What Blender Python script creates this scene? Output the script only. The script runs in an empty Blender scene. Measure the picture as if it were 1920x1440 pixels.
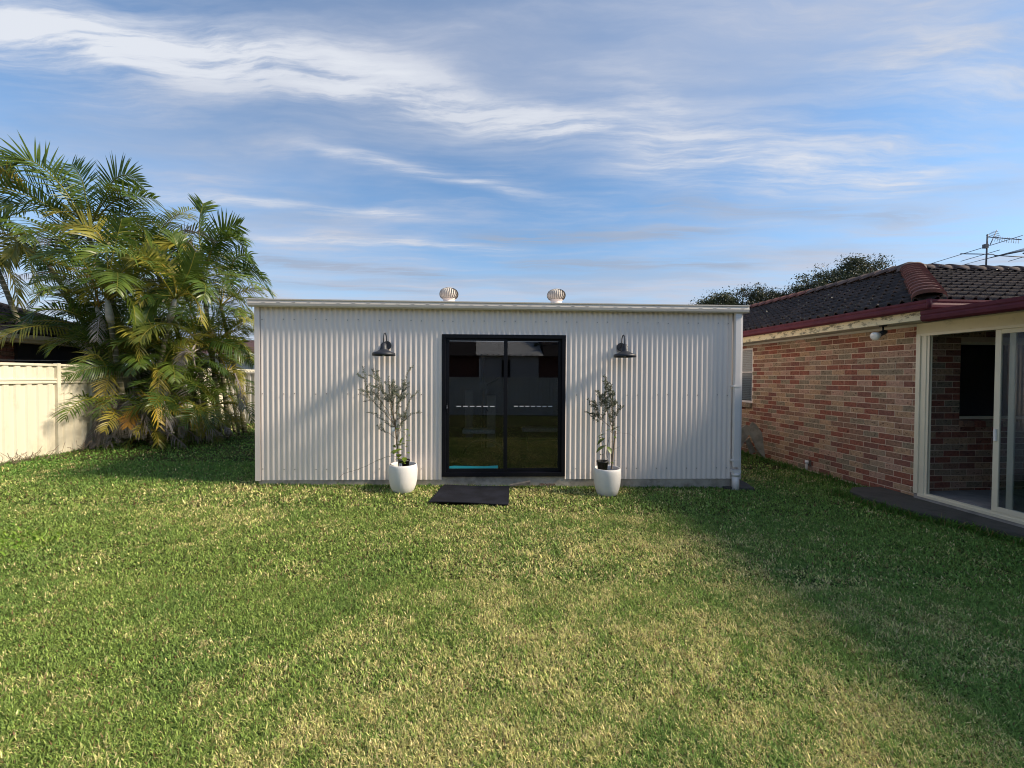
import bpy, math, random
import numpy as np
from mathutils import Vector, Matrix, Euler
R = math.radians
rnd = random.Random(7)
npr = np.random.RandomState(11)
sc = bpy.context.scene
COL = sc.collection

# ------------------------------------------------------------------ camera
CAM_H = 1.64
cd = bpy.data.cameras.new('camera'); cam = bpy.data.objects.new('camera', cd); COL.objects.link(cam)
cd.sensor_width = 36; cd.lens = 36*782/1920; cd.clip_end = 3000; cd.clip_start = .05
cam.location = (0, 0, CAM_H)
cam.rotation_euler = (Matrix.Rotation(R(90-1.026), 3, 'X') @ Matrix.Rotation(R(.29), 3, 'Z')).to_euler()
sc.camera = cam

# ------------------------------------------------------------------ light
SUN_EL, SUN_AZ = 36.0, 98.0        # azimuth measured from +Y towards +X
SUN_STRENGTH, SUN_ANGLE = 3.3, 10.0
SKY_STRENGTH = .15
sd = Vector((math.cos(R(SUN_EL))*math.sin(R(SUN_AZ)), math.cos(R(SUN_EL))*math.cos(R(SUN_AZ)), math.sin(R(SUN_EL))))
sl = bpy.data.lights.new('sun', 'SUN'); sun = bpy.data.objects.new('sun', sl); COL.objects.link(sun)
sl.energy = SUN_STRENGTH; sl.angle = R(SUN_ANGLE); sl.color = (1.0, .86, .67)
sun.rotation_euler = sd.to_track_quat('Z', 'Y').to_euler(); sun.location = (20, -5, 20)
sc.view_settings.view_transform = 'Standard'; sc.view_settings.look = 'None'
sc.view_settings.exposure = 1.0; sc.view_settings.gamma = 1
sc.view_settings.use_curve_mapping = False
sc.cycles.max_bounces = 10; sc.cycles.transparent_max_bounces = 16
sc.cycles.diffuse_bounces = 4
sc.cycles.filter_width = 1.05

class NT:
    """little helper to write node graphs"""
    def __init__(s, tree): s.t = tree; s.n = tree.nodes; s.l = tree.links
    def new(s, typ, **kw):
        n = s.n.new(typ)
        for k, v in kw.items(): setattr(n, k, v)
        return n
    def put(s, sock, v):
        if isinstance(v, bpy.types.NodeSocket): s.l.new(v, sock)
        elif v is not None: sock.default_value = v
    def m(s, op, a, b=None, c=None, clamp=False):
        n = s.new('ShaderNodeMath', operation=op, use_clamp=clamp)
        s.put(n.inputs[0], a)
        if b is not None: s.put(n.inputs[1], b)
        if c is not None: s.put(n.inputs[2], c)
        return n.outputs[0]
    def mr(s, v, a, b, c=0., d=1., smooth=True):
        n = s.new('ShaderNodeMapRange'); n.interpolation_type = 'SMOOTHSTEP' if smooth else 'LINEAR'
        s.put(n.inputs[0], v)
        for i, q in enumerate((a, b, c, d)): n.inputs[i+1].default_value = q
        return n.outputs[0]
    def mix(s, f, a, b, blend='MIX'):
        n = s.new('ShaderNodeMix', data_type='RGBA', blend_type=blend)
        s.put(n.inputs[0], f)
        for i, q in ((6, a), (7, b)):
            if isinstance(q, tuple) and len(q) == 3: q = q+(1,)
            s.put(n.inputs[i], q)
        return n.outputs[2]
    def noise(s, vec, scale, detail=4, rough=.55, dist=0, out=0):
        n = s.new('ShaderNodeTexNoise'); s.put(n.inputs['Vector'], vec)
        n.inputs['Scale'].default_value = scale; n.inputs['Detail'].default_value = detail
        n.inputs['Roughness'].default_value = rough; n.inputs['Distortion'].default_value = dist
        return n.outputs[out]
    def mapping(s, vec, loc=(0,0,0), rot=(0,0,0), scale=(1,1,1)):
        n = s.new('ShaderNodeMapping'); s.put(n.inputs[0], vec)
        n.inputs[1].default_value = loc; n.inputs[2].default_value = rot; n.inputs[3].default_value = scale
        return n.outputs[0]

w = bpy.data.worlds.new('World'); sc.world = w; w.use_nodes = True
T = NT(w.node_tree); T.n.clear()
sky = T.new('ShaderNodeTexSky', sky_type='NISHITA', sun_disc=False)
sky.sun_elevation = R(SUN_EL); sky.sun_rotation = R(SUN_AZ); sky.air_density = 1.0; sky.dust_density = .5; sky.ozone_density = 2.2
tc = T.new('ShaderNodeTexCoord')
sx = T.new('ShaderNodeSeparateXYZ'); T.l.new(tc.outputs['Generated'], sx.inputs[0])
zc = T.m('MAXIMUM', sx.outputs[2], .03)
px = T.m('DIVIDE', sx.outputs[0], zc); py = T.m('DIVIDE', sx.outputs[1], zc)
cp = T.new('ShaderNodeCombineXYZ'); T.l.new(px, cp.inputs[0]); T.l.new(py, cp.inputs[1])
P0 = cp.outputs[0]
wn = T.new('ShaderNodeTexNoise'); T.put(wn.inputs['Vector'], P0); wn.inputs['Scale'].default_value = 1.3; wn.inputs['Detail'].default_value = 5
wv = T.new('ShaderNodeVectorMath', operation='SUBTRACT'); T.l.new(wn.outputs['Color'], wv.inputs[0]); wv.inputs[1].default_value = (.5, .5, .5)
ws = T.new('ShaderNodeVectorMath', operation='SCALE'); T.l.new(wv.outputs[0], ws.inputs[0]); ws.inputs['Scale'].default_value = .34
wa = T.new('ShaderNodeVectorMath', operation='ADD'); T.l.new(P0, wa.inputs[0]); T.l.new(ws.outputs[0], wa.inputs[1])
PW = wa.outputs[0]
wsx = T.new('ShaderNodeSeparateXYZ'); T.l.new(PW, wsx.inputs[0])
wx, wy = wsx.outputs[0], wsx.outputs[1]
ang = math.atan(.30)
fib = T.noise(T.mapping(PW, rot=(0, 0, -ang), scale=(.55, 3.2, 1)), 3.0, 8, .62)          # cirrus fibres
fib2 = T.noise(T.mapping(PW, loc=(3, 7, 0), rot=(0, 0, -ang-.25), scale=(.5, 1.6, 1)), 1.5, 7, .6)
veil = T.noise(T.mapping(P0, loc=(1.7, 0.4, 0), rot=(0, 0, -.2), scale=(.5, .9, 1)), 1.0, 5, .55)
def streak(x0, y0, x1, y1, wd, amt):
    L = math.hypot(x1-x0, y1-y0); dx, dy = (x1-x0)/L, (y1-y0)/L
    a = T.m('ADD', T.m('MULTIPLY', wx, dx), T.m('MULTIPLY', wy, dy))
    b = T.m('ADD', T.m('MULTIPLY', wx, -dy), T.m('MULTIPLY', wy, dx))
    a0 = x0*dx+y0*dy; b0 = -x0*dy+y0*dx
    q = T.m('DIVIDE', T.m('SUBTRACT', b, b0), wd)
    g = T.m('EXPONENT', T.m('MULTIPLY', T.m('MULTIPLY', q, q), -1.))
    e = T.m('MULTIPLY', T.mr(a, a0-.25, a0+.25), T.mr(a, a0+L-.35, a0+L+.25, 1., 0.))
    return T.m('MULTIPLY', T.m('MULTIPLY', g, e), amt)
ms = None
for s_ in ((-1.80, 1.12, -.72, 1.38, .15, 1.05), (-.74, 1.40, .45, 1.76, .11, .95), (-1.7, 1.22, -.3, 1.50, .26, .45), (-.45, 1.66, .35, 1.78, .16, .35),
           (-.82, 1.88, .02, 2.33, .07, .7), (-2.1, 2.38, -.5, 2.66, .08, .75), (-1.9, 3.1, 0.1, 3.25, .13, .6), (-1.2, 1.32, -.2, 1.42, .10, .35),
           (.30, 1.40, .70, 1.75, .14, .45), (.50, 1.90, 2.3, 2.15, .32, .75), (1.05, 1.30, 2.0, 1.5, .20, .55), (-.1, 2.2, .5, 2.5, .10, .4), (.6, 2.9, 1.9, 2.7, .08, .35)):
    k = streak(*s_); ms = k if ms is None else T.m('ADD', ms, k)
gs = None
for s_ in ((-2.5, 3.55, -.55, 4.25, .20, 1.1), (-.3, 3.05, 1.5, 2.9, .16, 1.0), (0., 3.75, 2.3, 3.75, .20, .9), (.8, 2.45, 2.6, 2.65, .14, .6), (-3.4, 4.3, -.8, 5.0, .18, .7)):
    k = streak(*s_); gs = k if gs is None else T.m('ADD', gs, k)
ms = T.m('MULTIPLY', ms, T.mr(fib, .25, .75, .12, 1.05))
gs = T.m('MULTIPLY', gs, T.mr(fib, .34, .60, .25, 1.15), clamp=True)
gen = T.m('MULTIPLY', T.mr(fib2, .40, .76, 0., .60), T.mr(fib, .32, .72, .3, 1.))
vl = T.mr(veil, .38, .72, .04, .52)
hz = T.mr(sx.outputs[2], .0, .36, .80, 0.)
white = T.m('ADD', T.m('ADD', ms, gen), T.m('ADD', vl, hz), clamp=True)
low = T.noise(T.mapping(PW, loc=(5, 1, 0), rot=(0, 0, -.05), scale=(.35, 1.0, 1)), 1.0, 6, .55)
greyness = T.m('MULTIPLY', T.mr(low, .48, .66), T.mr(sx.outputs[2], .25, .60, .8, .25))
ccol = T.mix(T.m('MULTIPLY', ms, 1.0, clamp=True), (1.85, 2.0, 2.40), (2.7, 2.8, 3.0))
skyc = T.mix(1.0, sky.outputs[0], (.44, .57, .63), 'MULTIPLY')
fin = T.mix(T.m('MULTIPLY', white, .93), skyc, ccol)
fin = T.mix(T.m('MULTIPLY', T.m('MAXIMUM', gs, T.m('MULTIPLY', greyness, .6)), .72), fin, (1.25, 1.45, 1.85))
bg = T.new('ShaderNodeBackground'); T.l.new(fin, bg.inputs[0]); bg.inputs[1].default_value = SKY_STRENGTH
wo = T.new('ShaderNodeOutputWorld'); T.l.new(bg.outputs[0], wo.inputs[0])

# ------------------------------------------------------------------ materials
def mat(name, col, rough=.6, metal=0, var=0, vscale=3, bump=0, bscale=40, spec=.5, dirt=None, coat=0, stretch=(1,1,1)):
    m = bpy.data.materials.new(name); m.use_nodes = True
    t = NT(m.node_tree); b = t.n['Principled BSDF']
    b.inputs['Roughness'].default_value = rough; b.inputs['Metallic'].default_value = metal
    b.inputs['Specular IOR Level'].default_value = spec; b.inputs['Coat Weight'].default_value = coat
    g = t.new('ShaderNodeNewGeometry').outputs['Position']
    c = tuple(col)+(1,)
    if var:
        n = t.noise(t.mapping(g, scale=stretch), vscale, 6, .6)
        lo = tuple(max(0, x*(1-var)) for x in col); hi = tuple(min(1, x*(1+var)) for x in col)
        c = t.mix(t.mr(n, .3, .7), lo, hi)
    if dirt:
        dc, dsc, d0, d1, amt = dirt
        n2 = t.noise(t.mapping(g, scale=stretch), dsc, 8, .7)
        c = t.mix(t.m('MULTIPLY', t.mr(n2, d0, d1), amt), c, tuple(dc))
    t.put(b.inputs['Base Color'], c)
    if bump:
        bn = t.new('ShaderNodeBump'); bn.inputs['Strength'].default_value = bump; bn.inputs['Distance'].default_value = .01
        t.l.new(t.noise(g, bscale, 5, .6), bn.inputs['Height']); t.l.new(bn.outputs[0], b.inputs['Normal'])
    return m
M = {}
M['cladding'] = mat('cladding', (.80, .71, .65), .45, var=.035, vscale=1.2, stretch=(1,1,.3), dirt=((.42,.39,.33), 5, .58, .85, .10))
M['gutter_metal'] = mat('gutter_metal', (.62, .56, .49), .4, var=.05, vscale=3, dirt=((.3,.28,.22), 9, .55, .8, .35))
M['white_paint'] = mat('white_paint', (.72, .685, .665), .4, var=.03, dirt=((.4,.38,.33), 8, .6, .85, .25))
M['black_frame'] = mat('black_frame', (.004, .0045, .008), .45, var=.2, spec=.2)
M['lamp_metal'] = mat('lamp_metal', (.018, .021, .030), .5, var=.15, vscale=20, bump=.1, bscale=200)
M['lamp_inner'] = mat('lamp_inner', (.7, .68, .6), .5)
M['concrete'] = mat('concrete', (.36, .32, .265), .9, var=.25, vscale=6, bump=.5, bscale=60, dirt=((.10,.09,.07), 4, .5, .75, .6))
M['dark_concrete'] = mat('dark_concrete', (.085, .08, .068), .95, var=.35, vscale=3, bump=.6, bscale=50, dirt=((.03,.03,.02), 3, .45, .7, .7))
M['room_floor'] = mat('room_floor', (.27, .26, .25), .8, var=.2, vscale=6)
M['rubber'] = mat('rubber', (.010, .011, .017), .8, var=.4, vscale=4, bump=.4, bscale=90, dirt=((.07,.07,.07), 5, .62, .8, .3), spec=.2)
M['planter'] = mat('planter', (.72, .695, .67), .75, var=.03, vscale=8, bump=.35, bscale=120, dirt=((.5,.45,.38), 12, .62, .85, .3))
M['soil'] = mat('soil', (.035, .025, .018), 1, var=.5, vscale=40, bump=1, bscale=80)
M['nursery'] = mat('nursery_plastic', (.012, .012, .013), .45)
M['label_white'] = mat('label_white', (.75, .75, .75), .6)
M['label_print'] = mat('label_print', (.08, .08, .09), .6)
M['bark'] = mat('bark', (.17, .13, .09), .9, var=.35, vscale=30)
M['stake'] = mat('stake_wood', (.22, .17, .13), .8, var=.2, vscale=20)
M['mortar'] = mat('mortar', (.66, .54, .42), .95, var=.12, vscale=6, bump=.5, bscale=150, dirt=((.25,.2,.15), 2.5, .5, .75, .5))
M['fence_cream'] = mat('fence_cream', (.68, .625, .49), .5, var=.04, vscale=1.5, stretch=(1,1,.4), dirt=((.36,.33,.20), 2.2, .48, .72, .55))
M['fence_pale'] = mat('fence_pale', (.80, .78, .72), .5, var=.05, vscale=1.5)
M['fence_grey'] = mat('fence_grey', (.60, .58, .54), .5, var=.05, vscale=1.5, dirt=((.3,.28,.25), 3, .5, .8, .3))
M['cream_paint'] = mat('cream_paint', (.62, .56, .38), .5, var=.05, vscale=3, dirt=((.16,.14,.06), 5, .55, .78, .55))
M['cream_frame'] = mat('cream_frame', (.70, .65, .50), .4, var=.03, dirt=((.35,.33,.22), 10, .6, .85, .35))
M['fascia_old'] = mat('fascia_old', (.68, .60, .38), .6, var=.08, vscale=4, dirt=((.035,.04,.018), 7, .50, .62, .8), stretch=(1,1,2.2))
M['soffit'] = mat('soffit', (.50, .49, .42), .8, var=.06)
M['maroon'] = mat('maroon', (.105, .024, .034), .6, spec=.15, var=.15, vscale=4, dirt=((.05,.02,.02), 6, .55, .8, .4))
M['maroon_lip'] = mat('maroon_lip', (.42, .22, .21), .45, var=.12, vscale=9)
M['tile'] = mat('tile_dark', (.055, .045, .043), .88, spec=.25, var=.28, vscale=7, bump=.6, bscale=120, dirt=((.12,.11,.10), 3.5, .55, .78, .35))
M['tile2'] = mat('tile_dark_worn', (.075, .058, .052), .88, spec=.25, var=.3, vscale=9, bump=.6, bscale=120, dirt=((.13,.12,.10), 3.5, .5, .78, .4))
M['tile_under'] = mat('tile_under', (.02, .018, .018), .95)
M['ridge_terracotta'] = mat('ridge_terracotta', (.18, .070, .055), .75, var=.22, vscale=6, bump=.4, bscale=100, dirt=((.06,.04,.035), 7, .5, .72, .6))
M['brown_roof'] = mat('brown_roof', (.085, .042, .038), .85, var=.2, vscale=6)
M['ridge_grey'] = mat('ridge_grey', (.12, .085, .075), .85, var=.25, vscale=6, bump=.4, bscale=100)
M['aluminium'] = mat('aluminium', (.13, .14, .16), .6, metal=.0, spec=.3)
M['galv'] = mat('galvanised_vent', (.52, .475, .42), .6, metal=.0, var=.1, vscale=20)
M['pvc'] = mat('pvc', (.76, .75, .72), .4, var=.05, dirt=((.35,.3,.22), 14, .5, .75, .5))
M['stone'] = mat('weathered_slab', (.27, .255, .20), .9, var=.3, vscale=5, bump=.6, bscale=50, dirt=((.42,.41,.37), 7, .55, .7, .6))
M['curtain'] = mat('curtain', (.5, .5, .5), .9)
M['blind'] = mat('blind', (.30, .32, .33), .7, var=.05)
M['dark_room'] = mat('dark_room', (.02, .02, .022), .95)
M['gym_black'] = mat('gym_black', (.02, .02, .022), .4)
M['gym_grey'] = mat('gym_grey', (.62, .62, .60), .6, var=.2, vscale=30)
M['teal_tape'] = mat('teal_tape', (.02, .30, .36), .5, var=.1)
M['frost'] = mat('frosted_strip', (.55, .55, .56), .7)
M['bulb'] = mat('bulb_glass', (.72, .72, .68), .15, spec=.8)
M['inner_wall'] = mat('inner_wall', (.10, .10, .105), .8)
M['screw'] = mat('screw', (.35, .33, .30), .4, metal=.5)
M['white_roof'] = mat('pale_tile', (.78, .76, .72), .7, var=.1)
M['timber_offcut'] = mat('timber_offcut', (.16, .14, .12), .9, var=.3, vscale=20)
M['litter'] = mat('leaf_litter', (.07, .035, .018), .95, var=.4, vscale=30)

def brickmat(name, col, spot, amt):
    m = bpy.data.materials.new(name); m.use_nodes = True
    t = NT(m.node_tree); b = t.n['Principled BSDF']; b.inputs['Roughness'].default_value = .9
    b.inputs['Specular IOR Level'].default_value = .2
    g = t.new('ShaderNodeNewGeometry').outputs['Position']
    n1 = t.noise(g, 28, 6, .65); n2 = t.noise(t.mapping(g, loc=(4,2,9), scale=(1,1,1.6)), 30, 2, .45); n3 = t.noise(g, 3.1, 2, .5)
    c = t.mix(t.mr(n1, .3, .72), tuple(x*.72 for x in col), tuple(min(1, x*1.22) for x in col))
    c = t.mix(t.mr(n3, .3, .7, 0, .35), c, tuple(x*.75 for x in col))
    c = t.mix(t.m('MULTIPLY', t.mr(n2, .60, .68), amt), c, spot)
    t.put(b.inputs['Base Color'], c)
    bn = t.new('ShaderNodeBump'); bn.inputs['Strength'].default_value = .6; bn.inputs['Distance'].default_value = .006
    t.l.new(t.noise(t.mapping(g, scale=(1,1,.45)), 90, 5, .65), bn.inputs['Height']); t.l.new(bn.outputs[0], b.inputs['Normal'])
    return m
BR = [brickmat('brick_red', (.29, .115, .080), (.05,.02,.015), .6), brickmat('brick_plum', (.235, .110, .085), (.045,.02,.015), .6),
      brickmat('brick_brown', (.28, .165, .115), (.06,.03,.02), .6), brickmat('brick_tan', (.43, .29, .185), (.09,.045,.028), .8),
      brickmat('brick_pink', (.43, .275, .205), (.09,.045,.03), .75), brickmat('brick_olive', (.27, .22, .155), (.055,.035,.022), .75),
      brickmat('brick_khaki', (.34, .255, .18), (.06,.035,.022), .75)]
BRW = [5, 4, 5, 5, 3, 4, 4]
pick = [i for i, k in enumerate(BRW) for _ in range(k)]

def leafmat(name, col, col2, trans=.35, rough=.45, vs=6):
    m = bpy.data.materials.new(name); m.use_nodes = True
    t = NT(m.node_tree); b = t.n['Principled BSDF']; out = t.n['Material Output']
    b.inputs['Roughness'].default_value = rough; b.inputs['Specular IOR Level'].default_value = .4
    g = t.new('ShaderNodeNewGeometry').outputs['Position']
    oi = t.new('ShaderNodeObjectInfo')
    n = t.m('ADD', t.noise(g, vs, 3, .6), t.m('MULTIPLY', t.m('SUBTRACT', oi.outputs['Random'], .5), .5))
    c = t.mix(t.mr(n, .25, .75), col, col2)
    t.put(b.inputs['Base Color'], c)
    tr = t.new('ShaderNodeBsdfTranslucent'); t.l.new(c, tr.inputs[0])
    mx = t.new('ShaderNodeMixShader'); mx.inputs[0].default_value = trans
    t.l.new(b.outputs[0], mx.inputs[1]); t.l.new(tr.outputs[0], mx.inputs[2]); t.l.new(mx.outputs[0], out.inputs[0])
    return m
M['frond_green'] = leafmat('frond_green', (.055, .105, .018), (.13, .185, .028), .4, .35)
M['frond_olive'] = leafmat('frond_olive', (.16, .19, .03), (.32, .29, .045), .4, .35)
M['frond_yellow'] = leafmat('frond_yellow', (.30, .26, .035), (.50, .36, .045), .3)
M['frond_orange'] = leafmat('frond_orange', (.38, .17, .03), (.5, .26, .04))
M['frond_dead'] = leafmat('frond_dead', (.20, .17, .15), (.42, .375, .34), .15, .9)
M['olive_leaf'] = leafmat('olive_leaf', (.15, .17, .12), (.33, .35, .27), .2, .5, 20)
M['olive_leaf_dark'] = leafmat('olive_leaf_dark', (.06, .072, .04), (.15, .17, .11), .2, .4, 20)
M['vine_leaf'] = leafmat('vine_leaf', (.16, .23, .03), (.34, .42, .07), .4, .4, 20)
M['broad_leaf'] = leafmat('broad_leaf', (.05, .085, .015), (.11, .16, .03), .3, .35, 20)
M['gum_leaf'] = leafmat('gum_leaf', (.035, .045, .024), (.085, .10, .05), .25, .5, 2)
M['hedge_leaf'] = leafmat('hedge_leaf', (.012, .02, .008), (.03, .045, .015), .2, .6, 2)
M['weed'] = leafmat('weed_leaf', (.05, .12, .012), (.12, .22, .03), .35, .5, 9)
M['crownshaft'] = mat('crownshaft', (.42, .40, .33), .55, var=.2, vscale=8, dirt=((.42,.22,.05), 5, .5, .7, .7))

def trunkmat():
    m = bpy.data.materials.new('palm_trunk'); m.use_nodes = True
    t = NT(m.node_tree); b = t.n['Principled BSDF']; b.inputs['Roughness'].default_value = .8
    g = t.new('ShaderNodeNewGeometry').outputs['Position']
    wv_ = t.new('ShaderNodeTexWave', wave_type='BANDS', bands_direction='Z', wave_profile='SAW'); t.l.new(g, wv_.inputs[0])
    wv_.inputs['Scale'].default_value = 2.6; wv_.inputs['Distortion'].default_value = 1.2; wv_.inputs['Detail'].default_value = 2
    c = t.mix(t.mr(wv_.outputs[1], .0, .28), (.40, .36, .28), (.10, .095, .05))
    c = t.mix(t.m('MULTIPLY', t.mr(t.noise(g, 9, 4, .6), .45, .7), .6), c, (.28, .25, .16))
    t.put(b.inputs['Base Color'], c)
    return m
M['palm_trunk'] = trunkmat()

def glassmat(name, tint, refl, ior_like=1.5, rough=0.0):
    m = bpy.data.materials.new(name); m.use_nodes = True
    t = NT(m.node_tree); t.n.remove(t.n['Principled BSDF']); out = t.n['Material Output']
    tr = t.new('ShaderNodeBsdfTransparent'); tr.inputs[0].default_value = tuple(tint)+(1,)
    gl = t.new('ShaderNodeBsdfGlossy'); gl.inputs['Roughness'].default_value = rough; gl.inputs[0].default_value = (.95, .96, 1, 1)
    fr = t.new('ShaderNodeLayerWeight'); fr.inputs[0].default_value = .5
    f5 = t.m('POWER', fr.outputs['Facing'], 5.)
    f = t.m('ADD', t.m('MULTIPLY', f5, .93), .04+refl, clamp=True)
    mx = t.new('ShaderNodeMixShader'); t.l.new(f, mx.inputs[0]); t.l.new(tr.outputs[0], mx.inputs[1]); t.l.new(gl.outputs[0], mx.inputs[2])
    t.l.new(mx.outputs[0], out.inputs[0]); return m
M['door_glass'] = glassmat('door_glass', (.70, .72, .74), .008)
M['clear_glass'] = glassmat('clear_glass', (.80, .83, .85), .0)

def groundmat():
    m = bpy.data.materials.new('lawn_ground'); m.use_nodes = True
    t = NT(m.node_tree); b = t.n['Principled BSDF']; b.inputs['Roughness'].default_value = .95; b.inputs['Specular IOR Level'].default_value = .1
    g = t.new('ShaderNodeNewGeometry').outputs['Position']
    a = t.noise(g, 1.1, 5, .6); d = t.noise(g, 60, 4, .7)
    c = t.mix(t.mr(a, .35, .65), (.035, .048, .013), (.08, .07, .028))
    c = t.mix(t.mr(d, .35, .7), t.mix(.45, c, (.02, .018, .008)), c)
    t.put(b.inputs['Base Color'], c)
    bn = t.new('ShaderNodeBump'); bn.inputs['Strength'].default_value = .8; bn.inputs['Distance'].default_value = .02
    t.l.new(d, bn.inputs['Height']); t.l.new(bn.outputs[0], b.inputs['Normal'])
    return m
M['ground'] = groundmat()
def grassmat():
    m = bpy.data.materials.new('grass_blade'); m.use_nodes = True
    t = NT(m.node_tree); b = t.n['Principled BSDF']; out = t.n['Material Output']
    at = t.new('ShaderNodeAttribute', attribute_name='blade_colour')
    b.inputs['Roughness'].default_value = .55; b.inputs['Specular IOR Level'].default_value = .25
    t.l.new(at.outputs[0], b.inputs['Base Color'])
    tr = t.new('ShaderNodeBsdfTranslucent'); t.l.new(at.outputs[0], tr.inputs[0])
    mx = t.new('ShaderNodeMixShader'); mx.inputs[0].default_value = .3
    t.l.new(b.outputs[0], mx.inputs[1]); t.l.new(tr.outputs[0], mx.inputs[2]); t.l.new(mx.outputs[0], out.inputs[0]); return m
M['grass'] = grassmat()

# ------------------------------------------------------------------ mesh helpers
WL = {}       # world location of rotation-free parents
def wl(o): return WL.get(o.name, Vector((0,0,0))) if o else Vector((0,0,0))
def tag(o, label=None, cat=None, group=None, kind=None):
    if label: o['label'] = label
    if cat: o['category'] = cat
    if group: o['group'] = group
    if kind: o['kind'] = kind
    return o
def thing(name, loc, label, cat, group=None):
    o = bpy.data.objects.new(name, None); COL.objects.link(o); o.location = loc; o.empty_display_size = .1
    WL[o.name] = Vector(loc); return tag(o, label, cat, group)
class MB:
    def __init__(s): s.v = []; s.f = []; s.mi = []; s.sm = []
    def add(s, vs, fs, mi=0, smooth=False):
        o = len(s.v); s.v.extend([tuple(v) for v in vs])
        for f in fs: s.f.append(tuple(i+o for i in f)); s.mi.append(mi); s.sm.append(smooth)
        return s
    def box(s, x0, y0, z0, x1, y1, z1, fr=None, mi=0):
        vs = [(x, y, z) for z in (z0, z1) for y in (y0, y1) for x in (x0, x1)]
        if fr: vs = [fr(*v) for v in vs]
        return s.add(vs, [(0,2,3,1), (4,5,7,6), (0,1,5,4), (2,6,7,3), (0,4,6,2), (1,3,7,5)], mi)
    def tube(s, pts, r, n=8, mi=0, cap=True, smooth=True):
        pts = [Vector(p) for p in pts]; m = len(pts)
        rr = r if isinstance(r, (list, tuple)) else [r]*m
        vs = []; fs = []; prev = None
        for i, p in enumerate(pts):
            d = (pts[min(i+1, m-1)]-pts[max(i-1, 0)]).normalized()
            if prev is None:
                a = Vector((0,0,1)) if abs(d.z) < .9 else Vector((1,0,0)); u = d.cross(a).normalized()
            else: u = (prev-d*prev.dot(d)).normalized()
            prev = u; vv = d.cross(u)
            for k in range(n):
                t = 2*math.pi*k/n; vs.append(p+(u*math.cos(t)+vv*math.sin(t))*rr[i])
        for i in range(m-1):
            for k in range(n):
                k2 = (k+1) % n; fs.append((i*n+k, i*n+k2, (i+1)*n+k2, (i+1)*n+k))
        s.add(vs, fs, mi, smooth)
        if cap: s.add([], [], mi); o = len(s.v)-len(vs); s.f.append(tuple(range(o+n-1, o-1, -1))); s.mi.append(mi); s.sm.append(False); s.f.append(tuple(range(o+(m-1)*n, o+m*n))); s.mi.append(mi); s.sm.append(False)
        return s
    def lathe(s, c, prof, n=32, mi=0, smooth=True, rf=None):
        vs = []; fs = []
        for (r, z) in prof:
            for k in range(n):
                t = 2*math.pi*k/n; q = r*(rf(k, r, z) if rf else 1)
                vs.append((c[0]+q*math.cos(t), c[1]+q*math.sin(t), c[2]+z))
        for i in range(len(prof)-1):
            for k in range(n):
                k2 = (k+1) % n; fs.append((i*n+k, i*n+k2, (i+1)*n+k2, (i+1)*n+k))
        return s.add(vs, fs, mi, smooth)
    def prism(s, poly, fr, t0, t1, mi=0):
        """poly of (a,b) pairs swept along t; fr(a,b,t)->world"""
        n = len(poly); vs = [fr(a, b, t) for t in (t0, t1) for (a, b) in poly]
        fs = [(i, (i+1) % n, n+(i+1) % n, n+i) for i in range(n)]+[tuple(range(n-1, -1, -1)), tuple(range(n, 2*n))]
        return s.add(vs, fs, mi)
    def mesh(s, name, mats, off=Vector((0,0,0))):
        me = bpy.data.meshes.new(name)
        me.from_pydata([(v[0]-off[0], v[1]-off[1], v[2]-off[2]) for v in s.v], [], s.f)
        for m in (mats if isinstance(mats, (list, tuple)) else [mats]): me.materials.append(m)
        me.polygons.foreach_set('material_index', s.mi); me.polygons.foreach_set('use_smooth', s.sm)
        me.update(); return me
    def build(s, name, mats, parent=None, bevel=0, kind=None, label=None):
        a = np.array(s.v); c = Vector(((a.min(0)+a.max(0))/2).tolist())
        o = bpy.data.objects.new(name, s.mesh(name, mats, c)); COL.objects.link(o)
        if parent: o.parent = parent
        o.location = c-wl(parent); WL[o.name] = c.copy()
        if bevel:
            b = o.modifiers.new('bevel', 'BEVEL'); b.width = bevel; b.segments = 2; b.limit_method = 'ANGLE'
        if kind: o['kind'] = kind
        if label: o['label'] = label
        return o
def inst(name, me, M4, parent, mats=None):
    o = bpy.data.objects.new(name, me); COL.objects.link(o); o.parent = parent
    o.matrix_local = Matrix.Translation(-wl(parent)) @ M4
    if mats is not None:
        for i, m in enumerate(mats): o.material_slots[i].link = 'OBJECT'; o.material_slots[i].material = m
    return o
def gz(x, y): return -.012*max(-4, min(4, x))

# ------------------------------------------------------------------ ground
gxs = [-900, -200, -60, -20, -12, -8, -6, -4, -3, -2, -1, 0, 1, 2, 3, 4, 6, 8, 12, 20, 60, 200, 900]
gys = [-900, -200, -60, -20, -8, -4, 0, 2, 4, 6, 8, 10, 12, 16, 25, 60, 200, 900]
g = MB(); nx = len(gxs)
g.add([(x, y, gz(x, y)) for y in gys for x in gxs], [(j*nx+i, j*nx+i+1, (j+1)*nx+i+1, (j+1)*nx+i) for j in range(len(gys)-1) for i in range(nx-1)], smooth=True)
tag(g.build('ground', M['ground']), kind='structure')

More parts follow.
